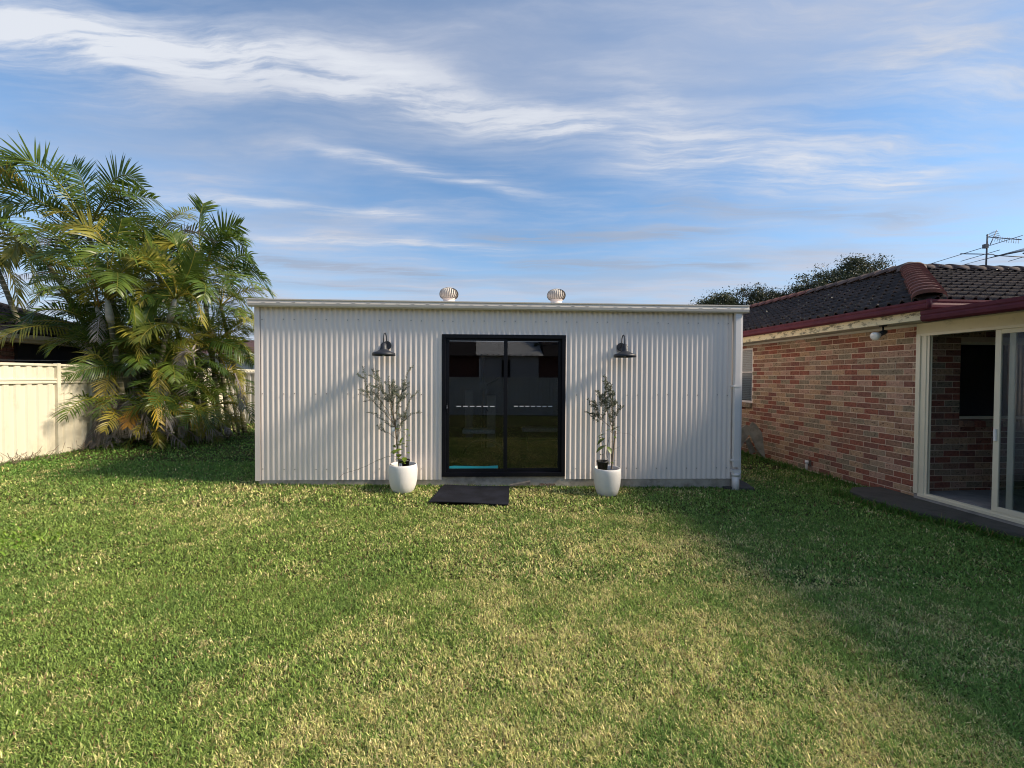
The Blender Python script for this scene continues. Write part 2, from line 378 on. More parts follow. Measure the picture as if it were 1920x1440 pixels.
# ------------------------------------------------------------------ shed
SA = Vector((-3.706, 6.05, 0)); SB = Vector((3.448, 6.30, 0)); SD = (SB-SA).normalized(); SN = Vector((-SD.y, SD.x, 0)); SW = (SB-SA).length
def S(s, d, z): p = SA+SD*s+SN*d; return Vector((p.x, p.y, z))      # s along the front, d depth behind it
def s_of(px, d=0):
    t = (px-960)/782; # on the line at depth d: X = t*Y
    A = SA+SN*d; return (t*A.y-A.x)/(SD.x-t*SD.y)
SDEP = 6.0
shed = thing('shed', tuple(S(SW/2, 0, 0)), 'long white corrugated metal shed with black glass door in the middle of the yard', 'shed')
PITCH, AMP = .0762, .0072
def corr(s0, s1, z0, z1, fr, nper=8, amp=AMP):
    mb = MB(); n = max(2, int(round((s1-s0)/PITCH*nper))); vs = []
    for i in range(n+1):
        s = s0+(s1-s0)*i/n; d = -amp-amp*math.cos(2*math.pi*s/PITCH)
        zz0 = z0(s) if callable(z0) else z0; zz1 = z1(s) if callable(z1) else z1
        vs.append(fr(s, d, zz0)); vs.append(fr(s, d, zz1))
    return mb.add(vs, [(2*i, 2*i+2, 2*i+3, 2*i+1) for i in range(n)], smooth=True)
CB, CT = .112, 2.66
DL, DR, DB, DT = s_of(829), s_of(1060), .164, 2.256
mb = MB(); mb.box(.02, .0, -.25, SW-.02, SDEP, .155, S); mb.build('slab', M['concrete'], shed, bevel=.008)
edges = [.055]; cov = PITCH*10
while edges[-1]+cov < SW-.02: edges.append(edges[-1]+cov)
edges.append(SW-.02)
for a, b in zip(edges[:-1], edges[1:]):
    segs = [(a, b, CB, CT)]
    if b > DL and a < DR:
        segs = []
        if a < DL: segs.append((a, DL, CB, CT))
        if b > DR: segs.append((DR, b, CB, CT))
        segs.append((max(a, DL), min(b, DR), DT, CT))
    for q in segs: corr(*q, S).build('cladding_sheet', M['cladding'], shed)
# screws rows (a few pixels each): one real-geometry part
mb = MB()
for zr in (1.375, .275, 2.45):
    k = 0; s = .055+PITCH*.5
    while s < SW-.1:
        if not (DL-.05 < s < DR+.05 and zr < DT+.05):
            c = S(s, -.0175, zr+rnd.uniform(-.006, .006))
            mb.tube([c, c-SN*.006], .0085, 6)
        s += PITCH*(2 if k % 2 else 4); k += 1
mb.build('screws', M['screw'], shed, kind='stuff')
# end and back walls
def SL(s, d, z): return S(-d*0+(-.0)+(-d)*-1*0 + 0.0 + d, s, z)
corr(.03, SDEP, CB, lambda s: 2.66+.165*min(s, SDEP-s), lambda s, d, z: S(.0+d*1+.012, s, z), 4).build('side_wall', M['cladding'], shed)
corr(.03, SDEP, CB, lambda s: 2.66+.165*min(s, SDEP-s), lambda s, d, z: S(SW-d-.012, s, z), 4).build('side_wall', M['cladding'], shed)
corr(.0, SW, CB, CT, lambda s, d, z: S(s, SDEP-d, z), 4).build('back_wall', M['cladding'], shed)
# roof, two slopes
for sg in (0, 1):
    mb = MB(); n = int(SW/PITCH*4); vs = []
    for i in range(n+1):
        s = -.03+(SW+.06)*i/n; a = .008*math.cos(2*math.pi*s/PITCH)
        for (d, z) in ((-.10, 2.665), (SDEP/2, 2.685+.165*SDEP/2)):
            if sg: d = SDEP-d
            vs.append(S(s, d, z+.012+a))
    mb.add(vs, [(2*i, 2*i+2, 2*i+3, 2*i+1) for i in range(n)], smooth=True).build('roof_slope', M['cladding'], shed)
mb = MB(); mb.prism([(-.16, -.02), (0, .03), (.16, -.02), (.16, -.012), (0, .038), (-.16, -.012)], lambda a, b, t: S(t, SDEP/2+a, 2.715+.165*SDEP/2+b), -.03, SW+.03); mb.build('ridge_capping', M['cladding'], shed)
# corner flashings
for a, b in ((-.012, .062), (SW-.035, SW+.012)):
    mb = MB(); mb.box(a, -.028, CB-.004, b, -.022, CT, S)
    if a < 1: mb.box(a, -.022, CB-.004, a+.006, .09, CT, S)
    else: mb.box(b-.006, -.022, CB-.004, b, .09, CT, S)
    mb.build('corner_flashing', M['white_paint'] if a > 1 else M['cladding'], shed)
# quad gutter along the front, with overflow slots and stop ends
GP = [(-.02, 2.625), (-.105, 2.615), (-.128, 2.632), (-.134, 2.665), (-.126, 2.70), (-.136, 2.712), (-.136, 2.727), (-.124, 2.729), (-.120, 2.716), (-.116, 2.64), (-.028, 2.635), (-.028, 2.72), (-.02, 2.72)]
g0, g1 = -.05, SW+.045
mb = MB(); mb.prism(GP, lambda a, b, t: S(t, a, b-.004*(t/SW)*5), g0, g1)
gut = mb.build('gutter', M['gutter_metal'], shed)
mb = MB(); s = .15
while s < SW: mb.box(s, -.1352, 2.676-.02*s/SW, s+.05, -.128, 2.6785-.02*s/SW, S); s += .21
mb.build('overflow_slots', M['screw'], gut, kind='stuff')
# fascia shadow gap strip
mb = MB(); mb.box(-.01, -.018, CT-.03, SW+.01, 0.02, CT+.02, S); mb.build('fascia', M['gutter_metal'], shed)
# downpipe on the right front corner
c0, c1 = SW-.135, SW-.040
mb = MB(); mb.box(c0, -.088, .30, c1, -.030, 2.618, S); dp = mb.build('downpipe', M['white_paint'], shed, bevel=.008)
for z in (.385, 1.5): 
    mb = MB(); mb.box(c0-.022, -.092, z, c1+.012, -.0285, z+.03, S); mb.build('bracket', M['white_paint'], dp, bevel=.002)
cc = S((c0+c1)/2, -.06, 0)
mb = MB(); mb.tube([(cc.x, cc.y, -.1), (cc.x, cc.y, .214)], .052, 24)
mb.box(c0-.012, -.104, .215, c1+.012, -.02, .262, S); mb.tube([(cc.x, cc.y, .165), (cc.x, cc.y, .2135)], .058, 24)
mb.build('pvc_pipe', M['white_paint'], shed, label='white round pvc pipe running into the ground')
# concrete footing pad beside shed
# --- sliding door set
fw = .055
mb = MB()
mb.box(DL, -.035, DT-.055, DR, .075, DT, S); mb.box(DL, -.035, DB-.005, DR, .075, DB+.055, S)
mb.box(DL, -.035, DB+.05, DL+fw, .075, DT-.055, S); mb.box(DR-fw, -.035, DB+.05, DR, .075, DT-.055, S)
door = mb.build('door_frame', M['black_frame'], shed, bevel=.003)
mid = s_of(948)
def panel(a, b, d0, stiles, film):
    mb = MB(); w1 = .048; z0, z1 = DB+.055, DT-.057
    mb.box(a, d0, z0, a+w1, d0+.03, z1, S); mb.box(b-w1, d0, z0, b, d0+.03, z1, S)
    mb.box(a+w1, d0, z0, b-w1, d0+.03, z0+.05, S); mb.box(a+w1, d0, z1-.035, b-w1, d0+.03, z1, S)
    p = mb.build('sliding_panel', M['black_frame'], shed, bevel=.002)
    mb = MB(); mb.box(a+w1-.005, d0+.012, z0+.045, b-w1+.005, d0+.018, z1-.03, S); mb.build('glass', M['door_glass'], p)
    for (x0, x1) in stiles:
        mb = MB(); mb.box(s_of(x0), d0+.0105, 1.190, s_of(x1), d0+.0115, 1.203, S); mb.build('safety_strip', M['frost'], p)
    return p
pa = panel(DL+fw, mid+.02, -.012, [(856+i*12.6, 856+i*12.6+8.5) for i in range(6)], 1)
pb = panel(mid-.02, DR-fw, .028, [(964+i*10.8, 964+i*10.8+7.5) for i in range(7)], 0)
mb = MB(); mb.add([S(s_of(843), -.0025, DB+.112), S(s_of(934.5), -.0025, DB+.112), S(s_of(934.5), -.0025, DB+.155), S(s_of(910), -.0025, DB+.145), S(s_of(880), -.0025, DB+.148), S(s_of(852), -.0025, DB+.153), S(s_of(843), -.0025, DB+.145)], [(0,1,2,3,4,5,6)])
mb.box(s_of(843), -.002, DB+.112, s_of(934), -.001, DB+.14, S); mb.build('tape_strip', M['teal_tape'], pa, label='teal tape strip along the bottom of the glass')
mb = MB(); h = S(DL+fw+.02, -.03, 1.17); mb.box(DL+fw+.012, -.03, 1.10, DL+fw+.032, -.012, 1.24, S); mb.build('handle', M['black_frame'], pa, bevel=.003)
mb = MB(); mb.tube([S(DL+fw+.022, -.045, 1.175), S(DL+fw+.022, -.03, 1.175)], .009, 10); mb.box(DL+fw+.018, -.047, 1.178, DL+fw+.026, -.034, 1.215, S); mb.build('lock', M['aluminium'], pa)
# interior lining and floor
mb = MB(); mb.box(.05, .12, .157, SW-.05, SDEP-.05, .160, S); mb.build('rubber_floor', M['rubber'], shed)
mb = MB(); mb.box(.06, SDEP-.10, .16, SW-.06, SDEP-.06, 2.6, S); mb.box(.06, .2, .16, .10, SDEP-.1, 2.6, S); mb.box(SW-.1, .2, .16, SW-.06, SDEP-.1, 2.6, S); mb.build('inner_lining', M['inner_wall'], shed)

# --- gym machine inside, dark behind the glass
gm = thing('gym_machine', tuple(S(3.55, 1.9, .16)), 'dark multi-station weight machine standing behind the glass door', 'gym machine')
def bars(name, lst, m, par, r=.03):
    mb = MB()
    for a, b in lst: mb.tube([S(*a), S(*b)], r, 8)
    return mb.build(name, m, par)
bars('upright', [((3.62, 1.9, .16), (3.62, 1.9, 2.1))], M['gym_black'], gm)
bars('upright', [((3.2, 2.4, .16), (3.2, 2.4, 2.1))], M['gym_black'], gm)
bars('top_beam', [((2.9, 1.9, 2.06), (3.66, 1.9, 2.06)), ((3.62, 1.9, 2.06), (3.2, 2.4, 2.06))], M['gym_black'], gm)
mb = MB(); pts = [S(2.86+.78*i/12, 1.6, .20+.25*math.sin(math.pi*i/12)**.6) for i in range(13)]; mb.tube(pts, .028, 8); mb.build('base_arch', M['gym_black'], gm)
mb = MB(); mb.box(3.28, 2.25, .2, 3.46, 2.45, 1.25, S); mb.build('weight_stack', M['screw'], gm, bevel=.01)
mb = MB(); mb.box(2.82, 2.6, .35, 2.98, 2.7, 1.35, S); mb.build('pad_board', M['screw'], gm, bevel=.01)
mb = MB(); mb.tube([S(3.25, 1.75, 1.45), S(3.55, 1.8, 1.62)], .022, 8); mb.tube([S(3.25, 1.75, 1.45), S(3.27, 1.75, 1.05), S(3.31, 1.75, .98)], .012, 6); mb.build('pulley_arm', M['gym_black'], gm)
mb = MB(); mb.tube([S(3.23, 1.70, 1.45), S(3.23, 1.76, 1.45)], .07, 18); mb.build('pulley', M['gym_black'], gm)
mb = MB(); mb.box(2.85, 1.5, .58, 3.45, 1.8, .66, S); mb.build('seat', M['gym_grey'], gm, bevel=.015)
bn = thing('weight_bench', tuple(S(4.35, 2.3, .16)), 'low padded bench in the dark behind the right glass panel', 'bench')
mb = MB(); mb.box(4.0, 2.2, .52, 4.9, 2.5, .60, S); mb.build('pad', M['gym_grey'], bn, bevel=.02)
for q in (4.1, 4.8): bars('leg', [((q, 2.25, .16), (q, 2.35, .53))], M['gym_black'], bn, .02); 
bars('dumbbell_rail', [((4.0, 2.7, .3), (4.95, 2.7, .3))], M['gym_black'], bn, .025)

# --- whirlybird ventilators
def ventilator(X, Y, label):
    zr = 2.70+.165*SDEP/2+.02
    t = thing('roof_ventilator', (X, Y, zr), label, 'roof vent', 'spinning roof ventilators on the shed ridge')
    MB().lathe((X, Y, zr), [(.26, -.03), (.20, .02), (.125, .04), (.125, .10), (.14, .10), (.14, .115), (0, .115)], 24).build('throat', M['cladding'], t)
    n = 26; mb = MB()
    prof = [(.135, .11), (.175, .135), (.197, .175), (.203, .215), (.195, .255), (.172, .295), (.13, .325), (.075, .342)]
    for k in range(n):
        a0 = 2*math.pi*k/n; vs = []
        for i, (r, z) in enumerate(prof):
            tw = .22*i/len(prof)
            for da, rr in ((0, r), (2*math.pi/n*.98, r-.016)):
                vs.append((X+rr*math.cos(a0+da+tw), Y+rr*math.sin(a0+da+tw), zr+z))
        mb.add(vs, [(2*i, 2*i+1, 2*i+3, 2*i+2) for i in range(len(prof)-1)])
        # rib edge
        mb.tube([(X+(r+.002)*math.cos(a0+.22*i/len(prof)), Y+(r+.002)*math.sin(a0+.22*i/len(prof)), zr+z) for i, (r, z) in enumerate(prof)], .0022, 4, mi=1, cap=False)
    mb.build('vaned_head', [M['galv'], M['tile_under']], t)
    MB().lathe((X, Y, zr), [(.08, .338), (.078, .348), (.03, .358), (0, .36)], 20).build('cap', M['galv'], t)
    MB().lathe((X, Y, zr), [(.0, .118), (.12, .118), (.17, .16), (.182, .21), (.16, .28), (.11, .33), (0, .33)], 16).build('core', M['galv'], t)
YV = lambda X: (SA+SN*(SDEP/2)).y+(X-SA.x)*SD.y/SD.x
ventilator(-1.385, YV(-1.4), 'left one of the two round ventilators above the shed roof')
ventilator(.965, YV(1), 'right one of the two round ventilators above the shed roof')

# --- barn wall lamps
def wall_lamp(s, label, prot=.215):
    p = S(s, -.02, 1.64+.45)
    t = thing('wall_lamp', tuple(p), label, 'wall lamp', 'black barn lamps either side of the glass door')
    MB().tube([S(s, -.017, 2.085), S(s, -.050, 2.085)], .062, 24).build('wall_plate', M['lamp_metal'], t, bevel=.004)
    pts = [S(s, -.05, 2.085), S(s, -.075, 2.10)]
    for i in range(13):
        a = math.pi*i/12; pts.append(S(s, -.145+.070*math.cos(a)*1.0-.0, 2.175+.075*math.sin(a)))
    pts.append(S(s, -.215, 2.11)); MB().tube(pts, .0085, 10).build('gooseneck', M['lamp_metal'], t)
    c = S(s, -prot, 0)
    MB().lathe((c.x, c.y, 1.925), [(.02, .185), (.030, .185), (.032, .165), (.042, .160), (.047, .110), (.056, .086), (.066, .080), (.108, .056), (.150, .042), (.158, .036), (.160, .0), (.151, .0), (.150, .026), (.10, .045), (.055, .075), (.03, .15), (0, .15)], 40).build('shade', M['lamp_metal'], t)
    MB().lathe((c.x, c.y, 1.925), [(.0, .002), (.02, .006), (.031, .03), (.027, .055), (.014, .08), (.014, .12)], 20).build('bulb', M['bulb'], t)
wall_lamp(s_of(727), 'black barn lamp on the white wall left of the glass door')
wall_lamp(s_of(1162.5), 'black barn lamp on the white wall right of the glass door', .225)

# --- rubber mat, offcut, litter
mat_th = MB()
mc = [(-1.045, 5.24), (-.035, 5.205), (-.030, 6.075), (-.985, 6.09)]
nu = 14; top = []; bot = []
for j in range(nu+1):
    for i in range(nu+1):
        u, v = i/nu, j/nu
        X = (mc[0][0]*(1-u)+mc[1][0]*u)*(1-v)+(mc[3][0]*(1-u)+mc[2][0]*u)*v
        Y = (mc[0][1]*(1-u)+mc[1][1]*u)*(1-v)+(mc[3][1]*(1-u)+mc[2][1]*u)*v
        z = gz(X, Y)+.040+.006*math.sin(5*u+2*v)+.004*math.cos(9*v+u)
        top.append((X, Y, z)); bot.append((X, Y, z-.010))
N1 = nu+1; ntop = len(top); fs = []
for j in range(nu):
    for i in range(nu):
        a = j*N1+i; fs.append((a, a+1, a+N1+1, a+N1)); fs.append((ntop+a, ntop+a+N1, ntop+a+N1+1, ntop+a+1))
rim = [i for i in range(N1)]+[j*N1+nu for j in range(1, N1)]+[nu*N1+i for i in range(nu-1, -1, -1)]+[j*N1 for j in range(nu-1, 0, -1)]
for a, b in zip(rim, rim[1:]+rim[:1]): fs.append((a, ntop+a, ntop+b, b))
mat_th.add(top+bot, fs, smooth=False)
tag(mat_th.build('rubber_mat', M['rubber']), 'worn black rubber mat on the lawn in front of the glass door', 'mat')
mb = MB()
o0 = S(s_of(957), -.10, 0)
mb.prism([(0, 0), (.29, .035), (.295, .075), (.0, .022)], lambda a, b, t: S(s_of(957)+a, -.06-t, b+.035+gz(0, 6)), 0, .07)
tag(mb.build('timber_offcut', M['timber_offcut'], bevel=.003), 'grey timber offcut lying against the slab beside the rubber mat', 'offcut')
mb = MB()
for i in range(130):
    a = S(s_of(rnd.uniform(1012, 1042)), -rnd.uniform(.02, .07), rnd.uniform(.03, .055)); r = rnd.uniform(.006, .014); t = rnd.uniform(0, 6.3)
    mb.add([a+Vector((r*math.cos(t+q), r*math.sin(t+q)*.6, rnd.uniform(-.006, .006))) for q in (0, 1.8, 3.1, 4.9)], [(0,1,2,3)])
tag(mb.build('leaf_litter', M['litter']), 'small heap of brown leaf litter below the right door panel', 'leaf litter', kind='stuff')

# ------------------------------------------------------------------ planters and plants
def planter(X, Y, R0, H, ribbed, label):
    t = thing('planter', (X, Y, gz(X, Y)), label, 'planter', 'white round planters beside the glass door')
    k = R0/.203
    prof = [(0, 0), (.142*k, 0), (.152*k, .008), (.178*k, .08), (.195*k, .16), (.200*k, .24), (.203*k, .30), (.200*k, H-.03), (.194*k, H-.006), (.188*k, H), (.182*k, H-.004), (.178*k, H-.04), (.172*k, H-.12)]
    n = 72 if ribbed else 48
    rf = (lambda kk, r, z: 1+(.030*(kk % 2) if (r > .15 and .03 < z < H-.045) else 0)) if ribbed else None
    MB().lathe((X, Y, gz(X, Y)), prof, n, rf=rf).build('pot', M['planter'], t)
    MB().lathe((X, Y, gz(X, Y)), [(0, H-.055), (.09*k, H-.062), (.176*k, H-.065)], 24).build('soil', M['soil'], t)
PLX, PLY = (756-960)/782*5.86, 5.86
PRX, PRY = (1140-960)/782*5.88, 5.88
planter(PLX, PLY, .195, .385, True, 'white ribbed planter left of the glass door')
planter(PRX, PRY, .190, .375, False, 'smooth white planter right of the glass door')

def leaf(mb, p, d, L, W, curl=.15, mi=0):
    d = d.normalized(); sd_ = d.cross(Vector((rnd.uniform(-1,1), rnd.uniform(-1,1), rnd.uniform(-1,1)))).normalized(); up = sd_.cross(d)
    a = p; m_ = p+d*L*.5+up*L*curl; b = p+d*L
    mb.add([a, m_+sd_*W, b, m_-sd_*W], [(0,1,2), (0,2,3)], mi)
def foliage(mb, pts, dens, L, W, spread=.6, t0=.25):
    pts = [Vector(p) for p in pts]; seg = [(b-a).length for a, b in zip(pts, pts[1:])]; tot = sum(seg); s = tot*t0
    while s < tot:
        q = s; i = 0
        while q > seg[i] and i < len(seg)-1: q -= seg[i]; i += 1
        p = pts[i].lerp(pts[i+1], min(1, q/seg[i])); ax = (pts[i+1]-pts[i]).normalized()
        for sg in (0, 1):
            r = Vector((rnd.gauss(0,1), rnd.gauss(0,1), rnd.gauss(0,.6))).normalized()
            leaf(mb, p, ax*(1-spread)+r*spread, L*rnd.uniform(.6, 1.15), W*rnd.uniform(.7, 1.1))
        s += dens*rnd.uniform(.6, 1.4)
def wob(p0, p1, n=5, a=.02, sag=0):
    p0, p1 = Vector(p0), Vector(p1); L = (p1-p0).length
    return [p0.lerp(p1, i/n)+Vector((rnd.gauss(0,a*L), rnd.gauss(0,a*L), rnd.gauss(0,a*L)))*(1 if 0 < i < n else 0)+Vector((0,0,-sag*math.sin(math.pi*i/n))) for i in range(n+1)]
def P(x, y, Y): return Vector(((x-960)/782*Y, Y, CAM_H-(y-(706+.005*(x-960)))/782*Y))
def olive(name, base, mains, label, L, W, dens, fm, twigs, extra=None):
    t = thing(name, tuple(base), label, 'potted tree'); st = MB(); fo = MB()
    for (pts, lv, r) in mains:
        pts = [Vector(p) for p in pts]; st.tube(pts, [r*(1-.7*i/(len(pts)-1)) for i in range(len(pts))], 6)
        if lv: 
            foliage(fo, pts, dens, L, W, t0=.45)
            for k in range(int(lv*1.3)):
                i = rnd.randint(len(pts)//3, len(pts)-2); a = pts[i].lerp(pts[i+1], rnd.random())
                ax = (pts[i+1]-pts[i]).normalized(); r3 = Vector((rnd.gauss(0,1), rnd.gauss(0,.7), rnd.gauss(.25,.7))).normalized()
                tw = wob(a, a+(ax*.55+r3*.75).normalized()*rnd.uniform(*twigs), 4, .05)
                st.tube(tw, [.0028, .0022, .0018, .0014, .001], 4); foliage(fo, tw, dens, L, W, t0=.15)
    st.build('stem', M['bark'], t); fo.build('foliage', fm, t, kind='stuff'); return t
def main_from_px(px, Y, dy=None, a=.01):
    out = []; n = len(px)
    for i, (x, y) in enumerate(px):
        p = P(x, y, Y); 
        if dy: p.y += dy*i/(n-1)
        out.append(p)
    o2 = []
    for a_, b_ in zip(out, out[1:]): o2 += wob(a_, b_, 3, .02)[:-1]
    return o2+[out[-1]]
YL = PLY
def mp(lst, dy): return main_from_px(lst, YL, dy)
mains = [(mp([(748,876),(746,850),(742,815),(738,790),(733,768),(728,735),(727,706)], .05), 9, .008),
         (mp([(746,850),(739,795),(722,772),(705,755),(692,740),(689,715),(690,702)], -.1), 8, .006),
         (mp([(740,800),(725,768),(710,752),(697,735),(703,705)], .12), 6, .005),
         (mp([(742,815),(742,780),(746,750),(752,735),(760,704)], .08), 8, .006),
         (mp([(741,800),(738,765),(738,740),(742,712)], -.12), 9, .005),
         (mp([(741,790),(733,760),(718,735),(710,712)], .0), 7, .005),
         (mp([(744,825),(752,792),(762,785),(772,775)], .02), 6, .004),
         (mp([(743,830),(755,790),(765,752),(773,742)], .1), 2, .003),
         (mp([(742,808),(726,790),(712,784),(706,775)], -.03), 3, .003),
         (mp([(742,822),(728,812),(714,808),(704,798)], .05), 2, .003),
         (mp([(740,795),(748,760),(756,742)], -.15), 6, .004)]
olive('olive_tree', P(748, 876, PLY), mains, 'wispy silvery olive tree in the ribbed planter left of the door', .033, .0052, .0078, M['olive_leaf'], (.08, .20))
YL = PRY
mains = [(mp([(1148,877),(1149,840),(1150,805),(1150,770),(1150,750),(1152,738)], .05), 8, .008),
         (mp([(1149,805),(1144,790),(1138,768),(1134,745),(1136,725),(1139,717)], -.05), 11, .006),
         (mp([(1144,800),(1135,792),(1125,784),(1116,776),(1110,779)], .06), 6, .005),
         (mp([(1134,786),(1122,778),(1117,762),(1115,755)], -.05), 4, .004),
         (mp([(1149,800),(1156,780),(1160,768),(1160,757)], .05), 2, .004),
         (mp([(1141,775),(1130,758),(1126,742)], .08), 7, .004),
         (mp([(1146,790),(1147,760),(1143,740),(1141,730)], -.1), 6, .004),
         (mp([(1155,813),(1165,812),(1183,814),(1192,822),(1197,835),(1199,846)], .03), 0, .0018),
         (mp([(1153,843),(1160,840),(1167,836)], .03), 0, .0018)]
tr = olive('olive_tree', P(1148, 877, PRY), mains, 'dark leaved young olive tree tied to a stake in the smooth planter', .046, .0078, .012, M['olive_leaf_dark'], (.06, .14))
MB().tube([P(1148, 880, PRY-.01), P(1155, 808, PRY-.02)], [.014, .011], 6, smooth=False).build('stake', M['stake'], tr)
# broad-leafed climber in a small black nursery pot, left
def nursery(c, R1, H, label, tilt=0):
    t = thing('nursery_pot', tuple(c), label, 'plant pot', 'black nursery pots sitting in the white planters')
    o = MB().lathe((c.x, c.y, c.z), [(0, 0), (R1*.78, 0), (R1*.98, H-.02), (R1*1.06, H-.02), (R1*1.06, H), (R1*.98, H), (R1*.94, H-.03), (0, H-.03)], 24).build('pot', M['nursery'], t)
    MB().lathe((c.x, c.y, c.z+H-.031), [(0, .004), (R1*.93, 0)], 16).build('soil', M['soil'], t)
    return t
def broad(mb, p, d, L, W):
    d = d.normalized(); s_ = d.cross(Vector((0,0,1)));
    s_ = s_.normalized() if s_.length > .1 else Vector((1,0,0)); up = s_.cross(d); n = 5; vs = []
    for i in range(n+1):
        q = i/n; wd = W*math.sin(math.pi*min(1, q*.92+.06))**.8; c = p+d*L*q-Vector((0,0,1))*L*.35*q*q
        vs += [c-s_*wd+up*wd*.25, c, c+s_*wd+up*wd*.25]
    mb.add(vs, [(3*i+k, 3*i+k+1, 3*i+k+4, 3*i+k+3) for i in range(n) for k in (0,1)], smooth=True)
c = P(758, 878, PLY-.02)
np1 = nursery(c, .076, .118, 'small black nursery pot with a white tag sitting in the ribbed planter')
MB().box(c.x-.050, c.y-.082, c.z+.035, c.x-.010, c.y-.074, c.z+.078).build('tag', M['label_white'], np1)
mb = MB(); rows = [(-.042, .050, .022), (-.042, .043, .016), (-.042, .036, .024), (-.034, .029, .010)]
for (x0, z0, ww) in rows: mb.box(c.x+x0-.002, c.y-.0835, c.z+z0+.016, c.x+x0+ww, c.y-.0825, c.z+z0+.0195)
mb.build('tag_print', M['label_print'], np1)
t = thing('climbing_plant', tuple(c), 'light green climbing plant winding up from the left nursery pot', 'plant')
st, fo = MB(), MB()
lines = [[(757,872),(754,845),(756,825),(760,812),(748,806),(741,804)], [(757,872),(762,850),(764,820),(758,808)], [(755,872),(748,850),(745,830),(744,812)], [(757,872),(766,845),(763,818)],
         [(752,858),(735,855),(724,857),(706,864),(688,874),(660,884),(645,888),(637,895),(635,903)]]
for l_ in lines: 
    st.tube(main_from_px(l_, PLY-.02, -.02), .0022, 5)
for (x, y, L_, w_) in [(752,836,.07,.022),(762,838,.06,.02),(756,843,.08,.026),(747,845,.06,.022),(744,849,.05,.02),(760,832,.06,.016),(749,867,.06,.024),(753,862,.05,.02),(758,858,.05,.018),(744,828,.05,.012),(756,820,.05,.015),(760,828,.05,.014),(764,848,.03,.01),(741,840,.04,.012),(748,858,.05,.02),(765,816,.035,.012),(757,806,.04,.016),(750,805,.04,.014)]:
    broad(fo, P(x, y, PLY-.03+rnd.uniform(-.05,.03)), Vector((rnd.uniform(-1,1), rnd.uniform(-.9,.2), rnd.uniform(-.2,.4))), L_*1.9, w_*2.0)
broad(fo, P(714, 862, PLY-.03), Vector((-1, -.3, -.2)), .075, .012); broad(fo, P(735, 856, PLY-.03), Vector((-.8, -.3, .1)), .05, .013); broad(fo, P(724, 857, PLY-.03), Vector((-1, -.2, -.35)), .09, .012)
st.build('stem', M['bark'], t); fo.build('leaves', M['vine_leaf'], t)
mb = MB(); q = P(737, 803, PLY-.05); mb.box(q.x-.018, q.y-.004, q.z-.045, q.x+.022, q.y, q.z+.01); mb.build('plant_tag', M['label_white'], t)
mb = MB(); mb.box(q.x-.022, q.y-.003, q.z+.012, q.x+.026, q.y+.02, q.z+.022); mb.build('tie', M['nursery'], t)
# right
c = P(1131, 885, PRY-.03)
np2 = nursery(c, .080, .155, 'leafy black nursery pot leaning in the smooth planter')
t = thing('seedling', tuple(c), 'broad leaved green seedling growing from the right nursery pot', 'plant')
st, fo = MB(), MB()
for l_ in [[(1134,868),(1134,850),(1133,830),(1127,812),(1129,795)], [(1136,868),(1138,848),(1140,835),(1143,820)], [(1131,868),(1131,845),(1128,825)], [(1139,868),(1142,850),(1142,842)], [(1134,868),(1132,850),(1130,852)]]:
    st.tube(main_from_px(l_, PRY-.03, -.02), .003, 5)
for (x, y, dx, dy_, dz, L_, w_) in [(1138,836,-1,-.4,-.2,.14,.036),(1135,822,-1,-.5,-.35,.11,.030),(1139,814,-1,-.2,.05,.12,.018),(1136,823,-.9,-.5,.1,.11,.02),(1140,838,.3,-.6,-.5,.08,.03),(1142,870,.5,-.7,.5,.09,.028),(1136,884,.5,-.9,.35,.09,.028),(1130,796,.3,-.3,.8,.03,.012),(1149,805,.9,-.3,.1,.10,.013),(1148,806,-.9,-.3,.2,.08,.012),(1130,852,-.8,-.3,0,.03,.012),(1140,790,.6,-.3,.3,.05,.01),(1152,865,.8,-.4,.6,.03,.01),(1146,830,.5,-.4,.5,.05,.01),(1152,818,.3,-.6,-.2,.04,.015),(1131,821,-.6,-.4,.2,.06,.02)]:
    broad(fo, P(x, y, PRY-.05), Vector((dx, dy_, dz)), L_*1.2, w_*1.25)
st.build('stem', M['bark'], t); fo.build('leaves', M['broad_leaf'], t)

# ------------------------------------------------------------------ brick house, right
HC = Vector((5.53, 5.64, 0)); E1 = Vector((-.077, 1, 0)).normalized(); E2 = Vector((E1.y, -E1.x, 0))   # E1 away along side wall, E2 to the right
def H(a, b, z): p = HC+E1*a+E2*b; return Vector((p.x, p.y, z))     # a: away, b: inwards
house = thing('brick_house', tuple(H(0, 0, 0)), 'mottled red and tan brick house with dark tiled hip roof on the right', 'house')
SOF = 2.385
LEN = 7.2
WIN0, WIN1, WZ0, WZ1 = 3.50, 5.3, 1.085, 2.30
mb = MB()
mb.box(0.004, .0035, -.2, WIN0, .11, SOF+.02, H); mb.box(WIN1, .0035, -.2, LEN, .11, SOF+.02, H)
mb.box(WIN0, .0035, -.2, WIN1, .11, WZ0-.09, H); mb.box(WIN0, .0035, WZ1, WIN1, .11, SOF+.02, H)
wall_s = mb.build('side_wall', M['mortar'], house)
EW0, EW1 = .58, 2.0
mb = MB()
mb.box(.0035, .11, -.2, .11, EW0, SOF+.1, H); mb.box(.0035, EW0, -.2, .11, EW1, WZ0-.10, H); mb.box(.0035, EW0, 2.15, .11, EW1, SOF+.1, H); mb.box(.0035, EW1, -.2, .11, 5.5, SOF+.1, H)
wall_e = mb.build('end_wall', M['mortar'], house)
mb = MB(); mb.box(.11, 5.4, -.2, 4.4, 5.5, 2.5, H); mb.box(4.3, 3.9, -.2, LEN, 4.0, 2.5, H); mb.box(LEN-.1, .11, -.2, LEN, 3.9, 2.5, H); mb.box(4.3, 4.0, -.2, 4.4, 5.4, 2.5, H); mb.build('outer_wall', M['mortar'], house)
